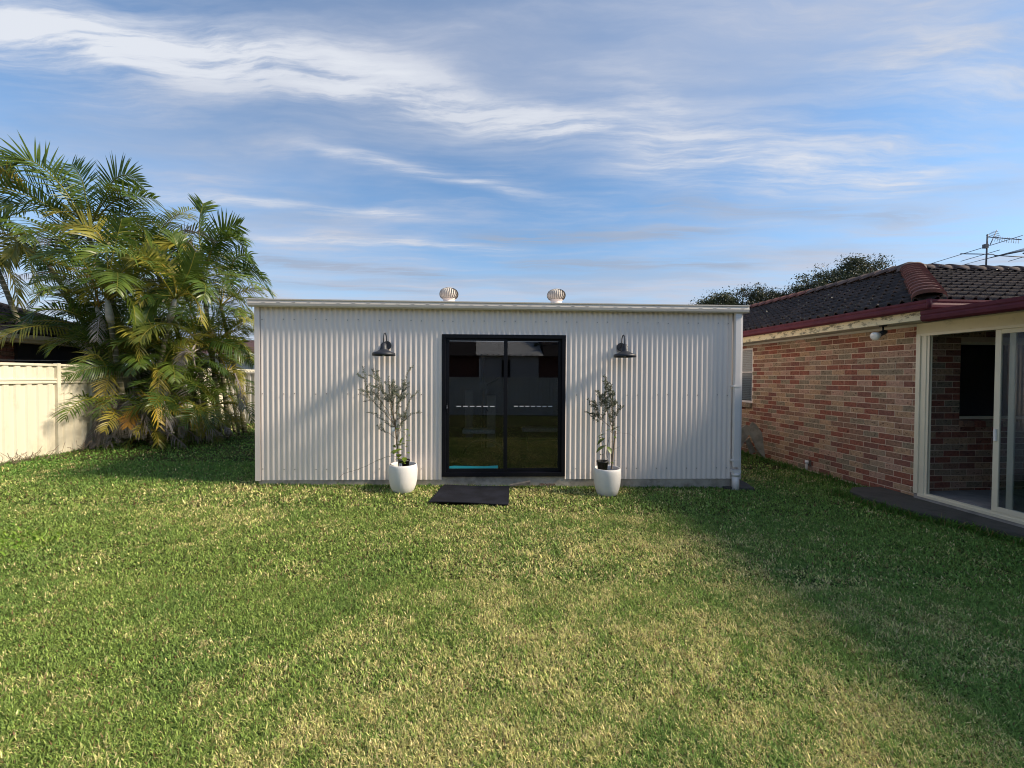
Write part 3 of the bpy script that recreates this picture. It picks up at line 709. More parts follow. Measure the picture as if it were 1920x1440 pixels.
# dark rooms behind windows
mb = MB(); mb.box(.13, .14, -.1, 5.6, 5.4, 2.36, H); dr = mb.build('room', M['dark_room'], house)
BL, BH, BJ, CO = .230, .0755, .010, .0858
bm_ = MB(); bm_.box(-BL/2, -.05, -BH/2, BL/2, .05, BH/2); brick_me = bm_.mesh('brick', BR[0])
bmh = MB(); bmh.box(-.0525, -.05, -BH/2, .0525, .05, BH/2); half_me = bmh.mesh('half_brick', BR[0])
bricks = []      # (distance, mesh key, matrix, material idx, wall)
def bricks_on(wall, org, ex, depth, length, z0, ncour, holes, dist_to):
    rot = Matrix.Rotation(math.atan2(ex.y, ex.x), 4, 'Z')
    for r in range(ncour):
        z = z0+r*CO+BH/2; off = 0 if r % 2 == 0 else 1
        x = 0.0
        first = True
        while x < length:
            w_ = BL
            if first and off: w_ = .105+.0
            first = False
            segs = [(x, x+w_)]
            for (h0, h1, hz0, hz1) in holes:
                if hz0-.02 < z < hz1+.02:
                    ns = []
                    for (a, b) in segs:
                        if b <= h0+.005 or a >= h1-.005: ns.append((a, b))
                        else:
                            if a < h0-.03: ns.append((a, h0))
                            if b > h1+.03: ns.append((h1, b))
                    segs = ns
            for (a, b) in segs:
                L_ = b-a; c_ = org+ex*((a+b)/2)+depth*.05
                jit = rnd.uniform(-.0012, .0012)
                m4 = Matrix.Translation((c_.x+depth.x*jit, c_.y+depth.y*jit, z)) @ rot @ Matrix.Rotation(rnd.gauss(0, .003), 4, 'Y')
                if abs(L_-BL) < .004: key, sc_ = 'b', 1
                else: key, sc_ = 'b', L_/BL
                if sc_ != 1: m4 = m4 @ Matrix.Diagonal((sc_, 1, 1, 1))
                bricks.append((dist_to(c_, z), m4, rnd.choice(pick), wall))
            x += w_+BJ
Z0B = -.02
bricks_on(wall_s, H(0, 0, 0), E1, E2, LEN, Z0B, 28, [(WIN0, WIN1, WZ0-.09, WZ1)], lambda c, z: (c-Vector((0,0,0))).length)
bricks_on(wall_e, H(0, .12, 0), E2, E1, 3.0, Z0B+.086, 27, [(EW0-.12, EW1-.12, WZ0-.10, 2.15)], lambda c, z: (c.length if c.x < 6.75 and z > .1 else 50))
bricks.sort(key=lambda t: t[0])
rest = {}
for i, (d, m4, mi, wobj) in enumerate(bricks):
    if i < 300: inst('brick', brick_me, m4, wobj, [BR[mi]])
    else:
        mb = rest.setdefault(wobj.name, (wobj, MB()))[1]
        vs = [m4 @ Vector(v) for v in bm_.v]; mb.add(vs, bm_.f, mi)
for k, (wobj, mb) in rest.items(): mb.build('bricks_beyond', BR, wobj, kind='stuff')
# sloping brick sills (rowlock) + window joinery on the side wall
def rowlock(n0, n1, fr, parent):
    a = n0
    while a < n1-.02:
        mb = MB(); mb.prism([(-.055, -.098), (.06, -.098), (.06, .0), (-.045, -.022)], lambda u, v, t: fr(t, u, WZ0+v), a, min(a+.076, n1))
        mb.build('sill_brick', BR[rnd.choice(pick)], parent); a += .086
def window_unit(name, fr, a0, a1, z0, z1, framemat, parent, mullion=True, blind=True):
    mb = MB(); t = .045
    mb.box(a0, .02, z0, a1, .075, z0+t, fr); mb.box(a0, .02, z1-t, a1, .075, z1, fr); mb.box(a0, .02, z0+t, a0+t, .075, z1-t, fr); mb.box(a1-t, .02, z0+t, a1, .075, z1-t, fr)
    m_ = (a0+a1)/2
    if mullion: mb.box(m_-.02, .025, z0+t, m_+.02, .07, z1-t, fr); mb.box(a0+t, .03, z0+(z1-z0)*.55, m_-.02, .065, z0+(z1-z0)*.55+.025, fr)
    w_ = mb.build(name, framemat, parent, bevel=.003)
    mb = MB(); mb.box(a0+t-.003, .045, z0+t-.003, a1-t+.003, .050, z1-t+.003, fr); mb.build('pane', M['clear_glass'], w_)
    return w_
FS = lambda a, u, z: H(a, u, z)
wu = window_unit('window', FS, WIN0+.002, WIN1-.002, WZ0, WZ1, M['white_paint'], house)
mb = MB(); z = WZ0+.06
while z < WZ1-.06: mb.box(WIN0+.06, .09, z, WIN1-.06, .098, z+.034, H); z += .04
mb.build('blind', M['blind'], wu)
rowlock(WIN0, WIN1, lambda t, u, z: H(t, u, z), house)
FE = lambda a, u, z: H(u, a, z)
we = MB(); t_ = .04
we.box(EW0, .02, WZ0, EW1, .07, WZ0+t_, FE); we.box(EW0, .02, 2.11, EW1, .07, 2.15, FE); we.box(EW1-t_, .02, WZ0, EW1, .07, 2.15, FE)
we = we.build('window', M['cream_frame'], house, bevel=.003)
mb = MB(); mb.box(EW0+.005, .055, WZ0+t_, EW1-t_, .06, 2.11, FE); mb.build('pane', M['door_glass'], we)
rowlock(EW0, EW1, lambda t, u, z: H(u, t, z), house)
# eaves: soffit, fascia, gutter
OV = .50
mb = MB(); mb.box(-OV+.02, -OV+.02, SOF, LEN+.4, .02, SOF+.008, H); mb.build('soffit', M['soffit'], house)
mb = MB(); mb.box(-OV+.02, .02, SOF+.06, .0, 6, SOF+.068, H); mb.build('soffit', M['soffit'], house)
mb = MB(); mb.box(0, -.012, SOF-.035, LEN, .012-.014, SOF-.0015, H); mb.build('eave_bead', M['soffit'], house)
mb = MB(); mb.box(-OV-.002, -OV, SOF-.018, LEN+.4, -OV+.02, SOF+.15, H); mb.build('fascia', M['fascia_old'], house)
mb = MB(); mb.box(-OV, -OV+.022, SOF-.01, -OV+.02, 6, SOF+.15, H); mb.build('fascia', M['cream_paint'], house)
HG = [(0, 0), (-.085, 0), (-.105, .02), (-.108, .05), (-.100, .075), (-.108, .092), (-.108, .115), (-.096, .117), (-.094, .10), (-.088, .012), (-.01, .012), (-.01, .11), (0, .11)]
GZ = 2.475
def mitre_gutter(prof, fr_side, fr_end, name, L1, L2, par, mats):
    mb = MB(); n = len(prof); vs = []
    for (a, b) in prof: vs.append(fr_side(L1, a, b))
    for (a, b) in prof: vs.append(H(-OV+a, -OV+a, GZ+b))
    for (a, b) in prof: vs.append(fr_end(L2, a, b))
    fs = []
    for k in (0, n):
        for i in range(n): fs.append((k+i, k+(i+1) % n, k+n+(i+1) % n, k+n+i))
    mb.add(vs, fs)
    for idx, f in enumerate(mb.f):
        if (idx % n) == 6: mb.mi[idx] = 1
    return mb.build(name, mats, par)
gutr = mitre_gutter(HG, lambda L, a, b: H(L, -OV+a, GZ+b), lambda L, a, b: H(-OV+a, L, GZ+b), 'gutter', LEN+.4, 6, house, [M['maroon'], M['maroon_lip']])
mb = MB(); q = H(-OV-.085, -OV-.085, 0); mb.tube([(q.x-.012, q.y-.012, GZ+.0), (q.x-.012, q.y-.012, GZ+.118)], .025, 8); mb.build('gutter_corner', M['maroon'], gutr)
# roof
RZ = GZ+.10; RUN = 2.14+.04; TANR = .97/RUN; cosr = 1/math.hypot(1, TANR)
def RS(a, u, h=0):      # side slope: a along E1, u run inwards from eave
    return H(a, -OV-.05+u, RZ+u*TANR+h)
def RE(b, u, h=0): return H(-OV-.05+u, b, RZ+u*TANR+h)
L_side, L_end = LEN+.4, 6.2
mb = MB()
e0 = -OV-.05
mb.add([RS(e0, 0, -.03), RS(L_side, 0, -.03), RS(L_side, RUN, -.03), RS(e0+RUN, RUN, -.03)], [(0,3,2,1)])
mb.add([RE(e0, 0, -.03), RE(L_end, 0, -.03), RE(L_end, RUN, -.03), RE(e0+RUN, RUN, -.03)], [(0,1,2,3)])
back = lambda a, u: H(a, -OV-.05+u, RZ+(2*RUN-u)*TANR-.03)
mb.add([RS(e0+RUN, RUN, -.03), RS(L_side, RUN, -.03), back(L_side, 2*RUN), back(e0+2*RUN, 2*RUN)], [(0,1,2,3)])
backe = lambda b, u: H(-OV-.05+u, b, RZ+(2*RUN-u)*TANR-.03)
mb.add([RE(e0+RUN, RUN, -.03), RE(L_end, RUN, -.03), backe(L_end, 2*RUN), backe(e0+2*RUN, 2*RUN)], [(0,3,2,1)])
mb.add([RS(L_side, 0, -.03), back(L_side, 2*RUN), RS(L_side, RUN, -.03)], [(0,1,2)])
mb.add([RE(L_end, 0, -.03), RE(L_end, RUN, -.03), backe(L_end, 2*RUN)], [(0,1,2)])
roof = mb.build('roof', M['tile_under'], house)
TWd, GAU = .332, .222
NSEG = 14; tm = MB(); vs = []
Lt = GAU+.10
for i in range(NSEG+1):
    x = -TWd/2+TWd*i/NSEG; hh = max(0, math.sin(2*math.pi*2*i/NSEG-.6))**.8
    vs += [(x, 0, .052*hh+.024), (x, Lt, .030*hh+.000), (x, 0, .050*hh+.008)]
fs = []
for i in range(NSEG):
    a, b = 3*i, 3*i+3; fs += [(a, b, b+1, a+1), (a+2, b+2, b, a)]
tm.add(vs, fs, smooth=False)
for i, f in enumerate(tm.f): tm.sm[i] = (i % 2 == 0)
tile_me = tm.mesh('roof_tile', M['tile'])
tiles = []
slope = math.atan(TANR)
nrow = int(RUN/cosr/GAU)+1
for which in (0, 1):
    for r in range(nrow):
        u = (r*GAU)*cosr
        if u > RUN-.06: break
        a = e0-.3
        Lm = L_side if which == 0 else L_end
        while a < Lm:
            cA = a+TWd/2
            if cA-.13 > e0+u+.02:
                if which == 0:
                    o_ = RS(cA, u, 0); X_ = E1*-1; Yv = (RS(cA, u+1)-RS(cA, u)).normalized()
                else:
                    o_ = RE(cA, u, 0); X_ = E2; Yv = (RE(cA, u+1)-RE(cA, u)).normalized()
                Zv = X_.cross(Yv)
                m4 = Matrix(((X_.x, Yv.x, Zv.x, o_.x), (X_.y, Yv.y, Zv.y, o_.y), (X_.z, Yv.z, Zv.z, o_.z), (0,0,0,1)))
                m4 = m4 @ Matrix.Translation((0, rnd.uniform(-.004, .004), rnd.uniform(-.001, .002))) @ Matrix.Rotation(rnd.gauss(0, .004), 4, 'Z')
                vis = o_.x/o_.y < 1.35
                tiles.append((o_.length+(0 if vis else 50), m4))
            a += TWd
tiles.sort(key=lambda t: t[0]); restm = MB()
for i, (d, m4) in enumerate(tiles):
    if i < 300: inst('tile', tile_me, m4, roof, [M['tile'] if rnd.random() < .7 else M['tile2']])
    else: restm.add([m4 @ Vector(v) for v in tm.v], tm.f, 0)
restm.build('tiles_beyond', M['tile'], roof, kind='stuff')
# hip and ridge caps
def cap_mesh(wd, ln, hgt, thick=.035):
    mb = MB(); n = 8; vs = []
    for i in range(n+1):
        t = math.pi*i/n; x = -wd*math.cos(t); z = hgt*math.sin(t)**.75
        vs += [(x, 0, z+thick), (x*.93, ln+.05, z+thick*.35), (x, 0, z)]
    fs = []
    for i in range(n): a = 3*i; b = a+3; fs += [(a, b, b+1, a+1), (a+2, b+2, b, a)]
    mb.add(vs, fs)
    for i in range(len(mb.f)): mb.sm[i] = (i % 2 == 0)
    return mb.mesh('ridge_cap', M['ridge_terracotta'])
capm = cap_mesh(.155, .28, .095, .045)
def caps(p0, p1, n, m):
    d = (p1-p0); L_ = d.length; Yv = d.normalized(); X_ = Yv.cross(Vector((0,0,1))).normalized(); Zv = X_.cross(Yv)
    for i in range(n):
        o_ = p0+Yv*(L_*i/n)
        m4 = Matrix(((X_.x, Yv.x, Zv.x, o_.x), (X_.y, Yv.y, Zv.y, o_.y), (X_.z, Yv.z, Zv.z, o_.z), (0,0,0,1)))
        m4 = m4 @ Matrix.Rotation(rnd.gauss(0, .012), 4, 'Y') @ Matrix.Diagonal((1, L_/n/.28, 1, 1))
        inst('ridge_cap', capm, m4, roof, [m])
apex = RS(e0+RUN, RUN, .015)
caps(RS(e0, 0, .01)+Vector((0,0,0)), apex, 13, M['ridge_terracotta'])
caps(apex+Vector((0,0,-.03)), RE(L_end, RUN, -.02), 14, M['ridge_grey'])
caps(apex, RS(2.2+e0+RUN, RUN, .0), 8, M['ridge_grey']); caps(RS(2.2+e0+RUN, RUN, .0), RS(L_side, RUN, .0), 14, M['ridge_terracotta'])
MB().lathe((apex.x, apex.y, apex.z-.02), [(.2, 0), (.19, .07), (.12, .125), (0, .14)], 16).build('apex_cap', M['ridge_grey'], roof)

# flood light under the eave
fl = H(.26, -.30, SOF)
t = thing('flood_light', tuple(fl), 'black bracket flood light with white globe under the eave of the brick house', 'outdoor light')
MB().tube([fl+Vector((0,0,-.001)), fl+Vector((0,0,-.018))], .045, 20).build('mount', M['lamp_metal'], t)
MB().tube([fl+Vector((0,0,-.018)), fl+Vector((0,0,-.085))], .012, 10).build('stem', M['lamp_metal'], t)
dv = Vector((-.92, -.15, -.36)).normalized(); b0 = fl+Vector((.045, 0, -.085))
MB().tube([b0, b0+dv*.03, b0+dv*.12], [.022, .034, .034], 16).build('lamp_holder', M['lamp_metal'], t)
MB().tube([b0+dv*.115, b0+dv*.135, b0+dv*.165, b0+dv*.20, b0+dv*.215, b0+dv*.222], [.026, .034, .052, .062, .055, .02], 24).build('globe', M['bulb'], t)

# pipe stub at the base of the side wall
ps = H(1.86, -.07, 0)
t = thing('pipe_stub', (ps.x, ps.y, gz(5, 7)), 'short grey vent pipe with white cap at the foot of the brick wall', 'pipe')
MB().tube([(ps.x, ps.y, -.08), (ps.x, ps.y, .10)], .022, 14).build('pipe', M['galv'], t)
MB().tube([(ps.x, ps.y, .10), (ps.x, ps.y, .155)], .03, 14).build('cap', M['pvc'], t)
mb = MB(); mb.box(1.84, -.05, .06, 1.90, .0, .17, H); mb.build('clip', M['bark'], t)

# leaning slabs
def slab(name, poly, org, ex, ez, th, label):
    t = ex.cross(ez).normalized(); mb = MB()
    mb.prism(poly, lambda a, b, q: org+ex*a+ez*b+t*q, 0, th)
    return tag(mb.build(name, M['stone'], bevel=.006), label, 'slab', 'weathered slabs leaning against the brick wall')
def pxpoly(pts, ox, oy): return [((a-ox)/89., (oy-b)/89.) for a, b in pts]
slab('stone_slab', pxpoly([(1411,815),(1413,798),(1418,791),(1424,796),(1441,826),(1441,855),(1431,859),(1422,846)], 1411, 858), P(1411, 858, 8.78), Vector((1, -.22, 0)).normalized(), Vector((.0, .22, 1)).normalized(), .05, 'broad pointed grey slab leaning on the brick wall nearest the lawn')
slab('stone_slab', pxpoly([(1366,872),(1386,848),(1412,812),(1412,801),(1405,798),(1366,823)], 1388, 850), P(1388, 850, 8.6), Vector((1, .05, 0)).normalized(), Vector((.0, .25, 1)).normalized(), .04, 'long grey board slanting down behind the shed corner')
slab('stone_slab', pxpoly([(1400,826),(1408,820),(1419,847),(1408,851)], 1408, 851), P(1408, 852, 8.95), Vector((1, 0, 0)), Vector((0, .15, 1)).normalized(), .03, 'narrow pale offcut between the two larger leaning slabs')
# concrete strip beside the sunroom
pth = [(5.60, 6.2), (5.05, 6.15), (4.84, 5.95), (4.80, 5.55), (4.88, 5.1), (5.10, 4.72), (5.32, 4.3), (5.36, 2.8), (5.45, .2), (5.9, .2)]
mb = MB(); mb.prism(pth, lambda a, b, t: Vector((a, b, t)), -.15, .028); tag(mb.build('concrete_path', M['dark_concrete'], bevel=.01), kind='structure')
mb = MB(); mb.prism([(3.2, 6.25), (3.62, 6.18), (3.68, 6.5), (3.75, 9.0), (3.2, 9.0)], lambda a, b, t: Vector((a, b, t)), -.15, .0); tag(mb.build('drain_pad', M['dark_concrete'], bevel=.01), kind='structure')

# ------------------------------------------------------------------ sunroom
sr = thing('sunroom', tuple(H(-2.5, 0, 0)), 'cream framed glass sunroom with maroon gutter at the right edge of the picture', 'sunroom')
FB = -.07      # frame plane just proud of the brick
def F(a, u, z): return H(-a, FB+u, z)    # a: distance from the corner towards the camera, u: inwards
SRL = 5.0
ZS, ZH = .095, 2.205
mb = MB(); mb.box(.0, .0, -.2, SRL, .12, ZS-.01, F); mb.box(.012, .12, -.2, SRL, 3.2, .115, F); mb.build('floor_slab', M['room_floor'], sr)
mb = MB(); mb.box(.0, -.01, ZH+.03, SRL, .07, 2.375, F); mb.build('header', M['cream_paint'], sr)
mb = MB(); mb.box(-.0, -.015, ZS, .055, .075, ZH+.03, F); mb.box(.055, .0, ZS, .12, .065, ZH, F); mb.build('jamb', M['cream_frame'], sr, bevel=.004)
mb = MB(); mb.box(.12, .01, ZS+.02, .150, .02, ZH, F); mb.box(.120, .04, ZS+.02, .155, .05, ZH, F); mb.build('track_post', M['cream_frame'], sr)
mb = MB(); mb.box(.055, -.012, ZS-.03, SRL, .085, ZS+.004, F); mb.box(.12, .006, ZS, SRL, .012, ZS+.026, F); mb.box(.12, .040, ZS, SRL, .046, ZS+.026, F); mb.build('sill', M['cream_frame'], sr)
mb = MB(); mb.box(.055, -.014, ZH, SRL, .078, ZH+.032, F); mb.build('head_track', M['cream_frame'], sr)
def sr_panel(a0, a1, u0, lockside):
    mb = MB(); t = .055; z0, z1 = ZS+.026, ZH
    mb.box(a0, u0, z0, a0+t, u0+.026, z1, F); mb.box(a1-t, u0, z0, a1, u0+.026, z1, F)
    mb.box(a0+t, u0, z0, a1-t, u0+.026, z0+.06, F); mb.box(a0+t, u0, z1-.05, a1-t, u0+.026, z1, F)
    p = mb.build('sliding_panel', M['cream_frame'], sr, bevel=.003)
    mb = MB(); mb.box(a0+t-.003, u0+.010, z0+.057, a1-t+.003, u0+.015, z1-.047, F); mb.build('glass', M['clear_glass'], p)
    if lockside:
        mb = MB(); mb.box(a0+.015, u0-.022, .93, a0+.040, u0, 1.07, F); mb.build('handle', M['pvc'], p, bevel=.004)
    return p
A = lambda Z: 5.57-Z
sr_panel(.845, 1.95, .018, True)
sr_panel(.955, 2.1, .046, False)
sr_panel(2.1, 3.4, .018, False); sr_panel(3.35, 4.75, .046, False)
mb = MB(); mb.box(4.9, .0, ZS, 5.0, .07, ZH, F); mb.build('end_post', M['cream_frame'], sr)
# gutter of the sunroom, in line with the eave
SG = [(0, 0), (-.09, 0), (-.118, .02), (-.122, .055), (-.114, .075), (-.122, .09), (-.122, .128), (-.108, .130), (-.106, .1), (-.1, .014), (0, .014)]
mb = MB(); mb.prism(SG, lambda a, b, t: H(-t, -OV+.03+a, 2.335+b), OV-.01, SRL+.1)
for i, f in enumerate(mb.f):
    if i in (6, 7): mb.mi[i] = 1
mb.build('gutter', [M['maroon'], M['maroon_lip']], sr)
mb = MB(); mb.box(.42, -OV+.09, 2.38, SRL+.1, 4.2, 2.41, F); mb.build('roof_sheet', M['maroon'], sr)
mb = MB(); mb.box(.42, -OV+.10, 2.365, SRL+.1, 0, 2.372, F); mb.build('soffit', M['cream_paint'], sr)
mb = MB(); mb.box(.02, 3.2, .1, SRL, 3.26, 2.37, F); mb.build('inner_wall', M['blind'], sr)
mb = MB(); mb.box(SRL, .07, .1, SRL+.05, 3.26, 2.37, F); mb.build('end_wall', M['cream_paint'], sr)
# curtain behind the second panel
mb = MB(); vs = []; n = 60
for i in range(n+1):
    a = 1.12+.9*i/n; u = .22+.022*math.sin(i*1.05)+.01*math.sin(i*2.3); vs += [F(a, u, .14), F(a, u*.98, 2.18)]
mb.add(vs, [(2*i, 2*i+2, 2*i+3, 2*i+1) for i in range(n)], smooth=True)
tag(mb.build('curtain', M['curtain']), 'pale grey curtain hanging inside the sunroom glass', 'curtain')

# ------------------------------------------------------------------ TV antennas behind the ridge
def antenna(base, top, elems, label):
    t = thing('tv_antenna', tuple(base), label, 'antenna', 'tv antennas on the brick house roof')
    MB().tube([base, top], .014, 8).build('mast', M['aluminium'], t)
    for (p, q, r, nm) in elems:
        MB().tube([p, q], r, 6).build(nm, M['aluminium'], t)
    return t
YA = 8.6
def PA(x, y, dy=0): return P(x, y, YA+dy)
el = [(PA(1795,477,.1), PA(1858,478,-.1), .010, 'boom'), (PA(1846,446,0), PA(1908,451,-.5), .010, 'boom'),
      (PA(1742,495,.6), PA(1910,443,-.9), .006, 'element'), (PA(1796,491,.4), PA(1868,470,-.5), .006, 'element'),
      (PA(1862,433,.2), PA(1850,460,-.2), .008, 'element')]
for i in range(11): el.append((PA(1861+i*4.2, 444+i*.45, .12), PA(1858+i*4.4, 454+i*.4, -.25), .0035, 'element'))
for i in range(5): el.append((PA(1842+i*3, 443-i*2, .15), PA(1872-i*2, 452-i*4, -.15), .004, 'element'))
an = antenna(PA(1843, 512), PA(1844.5, 441), el, 'tall grey tv antenna with crossed elements behind the roof ridge')
MB().box(*(PA(1838,464)-Vector((.0,.03,.03))), *(PA(1838,464)+Vector((.07,.03,.05)))).build('junction_box', M['aluminium'], an)
el = []
for i in range(6): el.append((PA(1803+i*8, 497-i*2.2, .3+.1*i), PA(1925+i*3, 464-i*.6+i*1.2, -.4+.1*i), .0045, 'element'))
el += [(PA(1858,480,0), PA(1930,484,0), .01, 'boom'), (PA(1885,491,.2), PA(1930,478,-.2), .006, 'element'), (PA(1912,476,0), PA(1930,481,0), .014, 'element')]
antenna(PA(1935, 510), PA(1935, 455), el, 'second tv antenna with long parallel elements cut by the right edge')

# ------------------------------------------------------------------ fences
def trap(s0, s1, z0, z1, fr, amp=.028, pitch=.19):
    mb = MB(); pts = []; s = s0; k = 0; seq = [(.075, 0), (.02, 1), (.075, 1), (.02, 0)]; cur = 0; pts.append((s0, 0))
    while s < s1:
        dl, nxt = seq[k % 4]; s = min(s1, s+dl); cur = nxt; pts.append((s, cur*amp)); k += 1
    vs = []
    for (s, d) in pts: vs += [fr(s, d, z0), fr(s, d, z1)]
    return mb.add(vs, [(2*i, 2*i+2, 2*i+3, 2*i+1) for i in range(len(pts)-1)])
def metal_fence(org, d, nrm, n, bay, Hh, m, label, upper=True, zb=0):
    t = thing('metal_fence', (org.x, org.y, zb), label, 'fence')
    def fr(s, u, z): p = org+d*s+nrm*u; return Vector((p.x, p.y, zb+z))
    for i in range(n):
        a, b = i*bay, (i+1)*bay
        MB().box(a-.035, -.028, -.1, a+.035, .055, Hh+.012, fr).build('post', m, t, bevel=.004)
        if upper:
            trap(a+.04, b-.04, .02, Hh-.375, fr).build('fence_sheet', m, t)
            trap(a+.04, b-.04, Hh-.30, Hh-.03, fr).build('upper_sheet', m, t)
            MB().box(a+.036, -.012, Hh-.385, b-.036, .046, Hh-.352, fr).build('rail', m, t, bevel=.004)
            MB().box(a+.036, -.012, Hh-.325, b-.036, .046, Hh-.292, fr).build('rail', m, t, bevel=.004)
            MB().box(a+.036, -.002, Hh-.352, b-.036, .030, Hh-.325, fr).build('rail', m, t)
        else: trap(a+.04, b-.04, .02, Hh-.03, fr).build('fence_sheet', m, t)
        MB().box(a+.036, -.014, Hh-.045, b-.036, .048, Hh, fr).build('top_rail', m, t, bevel=.004)
        MB().box(a+.036, -.012, -.03, b-.036, .040, .03, fr).build('bottom_rail', m, t)
    MB().box(n*bay-.035, -.028, -.1, n*bay+.035, .055, Hh+.012, fr).build('post', m, t)
FD = Vector((-.06, 1, 0)).normalized(); FN = Vector((FD.y, -FD.x, 0))
fx = lambda y: -9.02-.06*(y-7.4)
y0 = 8.33-2.40*5
metal_fence(Vector((fx(y0), y0, 0)), FD, FN, 8, 2.40, 1.80, M['fence_cream'], 'cream metal fence with a rail band along the left side of the lawn', zb=.045)
bc = Vector((fx(13.75), 13.75, 0))
metal_fence(bc, Vector((1, .03, 0)).normalized(), Vector((.03, -1, 0)).normalized(), 9, 2.38, 1.74, M['fence_grey'], 'grey ribbed metal fence behind the palms beside the shed corner', upper=False)
metal_fence(Vector((9.5, -5.4, 0)), Vector((-1, 0, 0)), Vector((0, 1, 0)), 8, 2.38, 1.6, M['fence_pale'], 'grey ribbed metal fence mirrored in the shed door', upper=False)

# ------------------------------------------------------------------ neighbour house behind left fence
nh = thing('neighbour_house', (-11.5, 10, 0), 'neighbouring brick house with dark tiled roof behind the cream fence', 'house')
def N(a, b, z): p = Vector((-10.92, 7.0, 0))+FD*a-FN*b; return Vector((p.x, p.y, z))    # a away, b left
mb = MB(); mb.box(-6, .55, 0, 5.5, .65, 2.5, N); nw = mb.build('wall', M['mortar'], nh)
rot = Matrix.Rotation(math.atan2(FD.y, FD.x), 4, 'Z'); k = 0
for r in range(20, 28):
    x = -1.0+(.12 if r % 2 else 0)
    while x < 4.2:
        c_ = N(x, .54+.02, 0)
        if not (1.6-.1 < x < 1.6 and False): inst('brick', brick_me, Matrix.Translation((c_.x, c_.y, .05+r*CO)) @ rot, nw, [BR[rnd.choice([0,1,1,2,2])]])
        x += .24
mb = MB(); mb.box(2.75, .42, 1.5, 5.0, .50, 2.42, N); mb.build('window', M['dark_room'], nh); 
mb = MB(); mb.box(-1.8, .44, 1.2, 1.28, .50, 2.42, N); pw = mb.build('window', M['blind'], nh)
mb = MB(); mb.box(-.06, -.1, 2.42, 6, .0, 2.55, lambda a, b, z: N(a-6+0*b, b, z)) if False else mb.box(-6, -.10, 2.43, 6, .0, 2.53, N); mb.build('gutter', M['cream_frame'], nh)
mb = MB(); mb.box(-6, .0, 2.36, 6, .55, 2.40, N); mb.box(-6, .001, 2.40, 6, .02, 2.5, N); mb.build('soffit', M['cream_paint'], nh)
mb = MB(); RN = 2.3; TN = .42
mb.add([N(-6, -.05, 2.50), N(6, -.05, 2.50), N(6-RN, RN, 2.50+RN*TN), N(-6, RN, 2.50+RN*TN), N(-6, 2*RN, 2.5), N(6, 2*RN, 2.5)], [(0,1,2,3), (3,2,5,4), (1,5,2)]); nr = mb.build('roof', M['tile_under'], nh)
sl_ = math.atan(TN); cN = math.cos(sl_); rm = MB(); cnt = 0; tl = []
for r in range(9):
    u = r*.29*cN; a = -1.5
    while a < 6-u-.1:
        o_ = N(a, u-.05, 2.515+u*TN); X_ = FD*-1; Yv = (N(a, 1, TN)-N(a, 0, 0)).normalized(); Zv = X_.cross(Yv)
        if Zv.z < 0: X_ = -X_; Zv = X_.cross(Yv)
        m4 = Matrix(((X_.x, Yv.x, Zv.x, o_.x), (X_.y, Yv.y, Zv.y, o_.y), (X_.z, Yv.z, Zv.z, o_.z), (0,0,0,1))) @ Matrix.Diagonal((1, 1.3, 1.2, 1))
        inst('tile', tile_me, m4, nr, [M['tile']] if rnd.random() < .6 else [M['tile2']]); a += .332
mb = MB(); mb.tube([N(-6, RN, 2.53+RN*TN), N(6-RN, RN, 2.53+RN*TN), N(6, 0, 2.53)], .09, 8); mb.build('ridge', M['ridge_grey'], nr)
# wires above the fence
mb = MB(); mb.tube([Vector((-9.7, 6, 1.93)), Vector((-9.75, 7.8, 1.90)), Vector((-9.9, 9.6, 1.95))], .006, 5); tag(mb.build('clothes_wire', M['aluminium']), 'thin pale wire running just above the cream fence', 'wire')

# house beyond back fence
bh = thing('rear_house', (-10, 19, 0), 'far house with red brown roof and pale wall seen past the shed corner', 'house')
mb = MB(); mb.box(-16, 19, 0, -2, 23, 2.6); mb.build('wall', M['fence_grey'], bh)
mb = MB()
for z in [.3*i for i in range(1, 8)]: mb.box(-16, 18.985, z, -2, 19, z+.28)
mb.build('cladding', M['white_roof'], bh)
mb = MB(); mb.prism([(18.5, 2.55), (21, 3.4), (23.5, 2.55)], lambda a, b, t: Vector((t, a, b)), -16.5, -1.5); mb.build('roof', M['brown_roof'], bh)
mb = MB(); mb.box(-16.5, 18.42, 2.45, -1.5, 18.5, 2.58); mb.build('gutter', M['white_paint'], bh)
# white house behind the camera, seen in the door glass
wh = thing('white_house', (.9, -9.5, 0), 'house with white boarded front section mirrored in the glass door', 'house')
MB().box(-12, -13, 0, -.65, -9.6, 2.75).build('dark_wall', BR[1], wh); MB().box(2.55, -13, 0, 12, -9.6, 2.75).build('dark_wall', BR[1], wh)
for a_, b_ in ((-12.4, -.85), (2.75, 12.4)): MB().prism([(-9.1, 2.7), (-11.6, 4.6), (-14, 2.7)], lambda a, b, t: Vector((t, a, b)), a_, b_).build('roof', M['tile'], wh)
mb = MB(); z = .1
while z < 2.7: mb.box(-.6, -9.5, z, 2.5, -9.44, z+.15); z += .165
mb.build('weatherboards', M['white_paint'], wh)
MB().box(-.55, -13, 0, 2.45, -9.5, 2.72).build('wall', M['gym_grey'], wh)
mb = MB(); mb.prism([(-9.1, 2.72), (-11.3, 3.7), (-13.5, 2.72)], lambda a, b, t: Vector((t, a, b)), -.8, 2.7); rr = mb.build('roof', M['white_roof'], wh)
mb = MB()
for i in range(12): mb.box(-.8+i*.29, -9.2, 2.76, -.8+i*.29+.05, -9.12, 2.80)
mb.build('roof_ribs', M['tile2'], rr)
MB().box(.55, -9.44, 1.0, 1.0, -9.40, 2.5).build('window', M['tile_under'], wh)

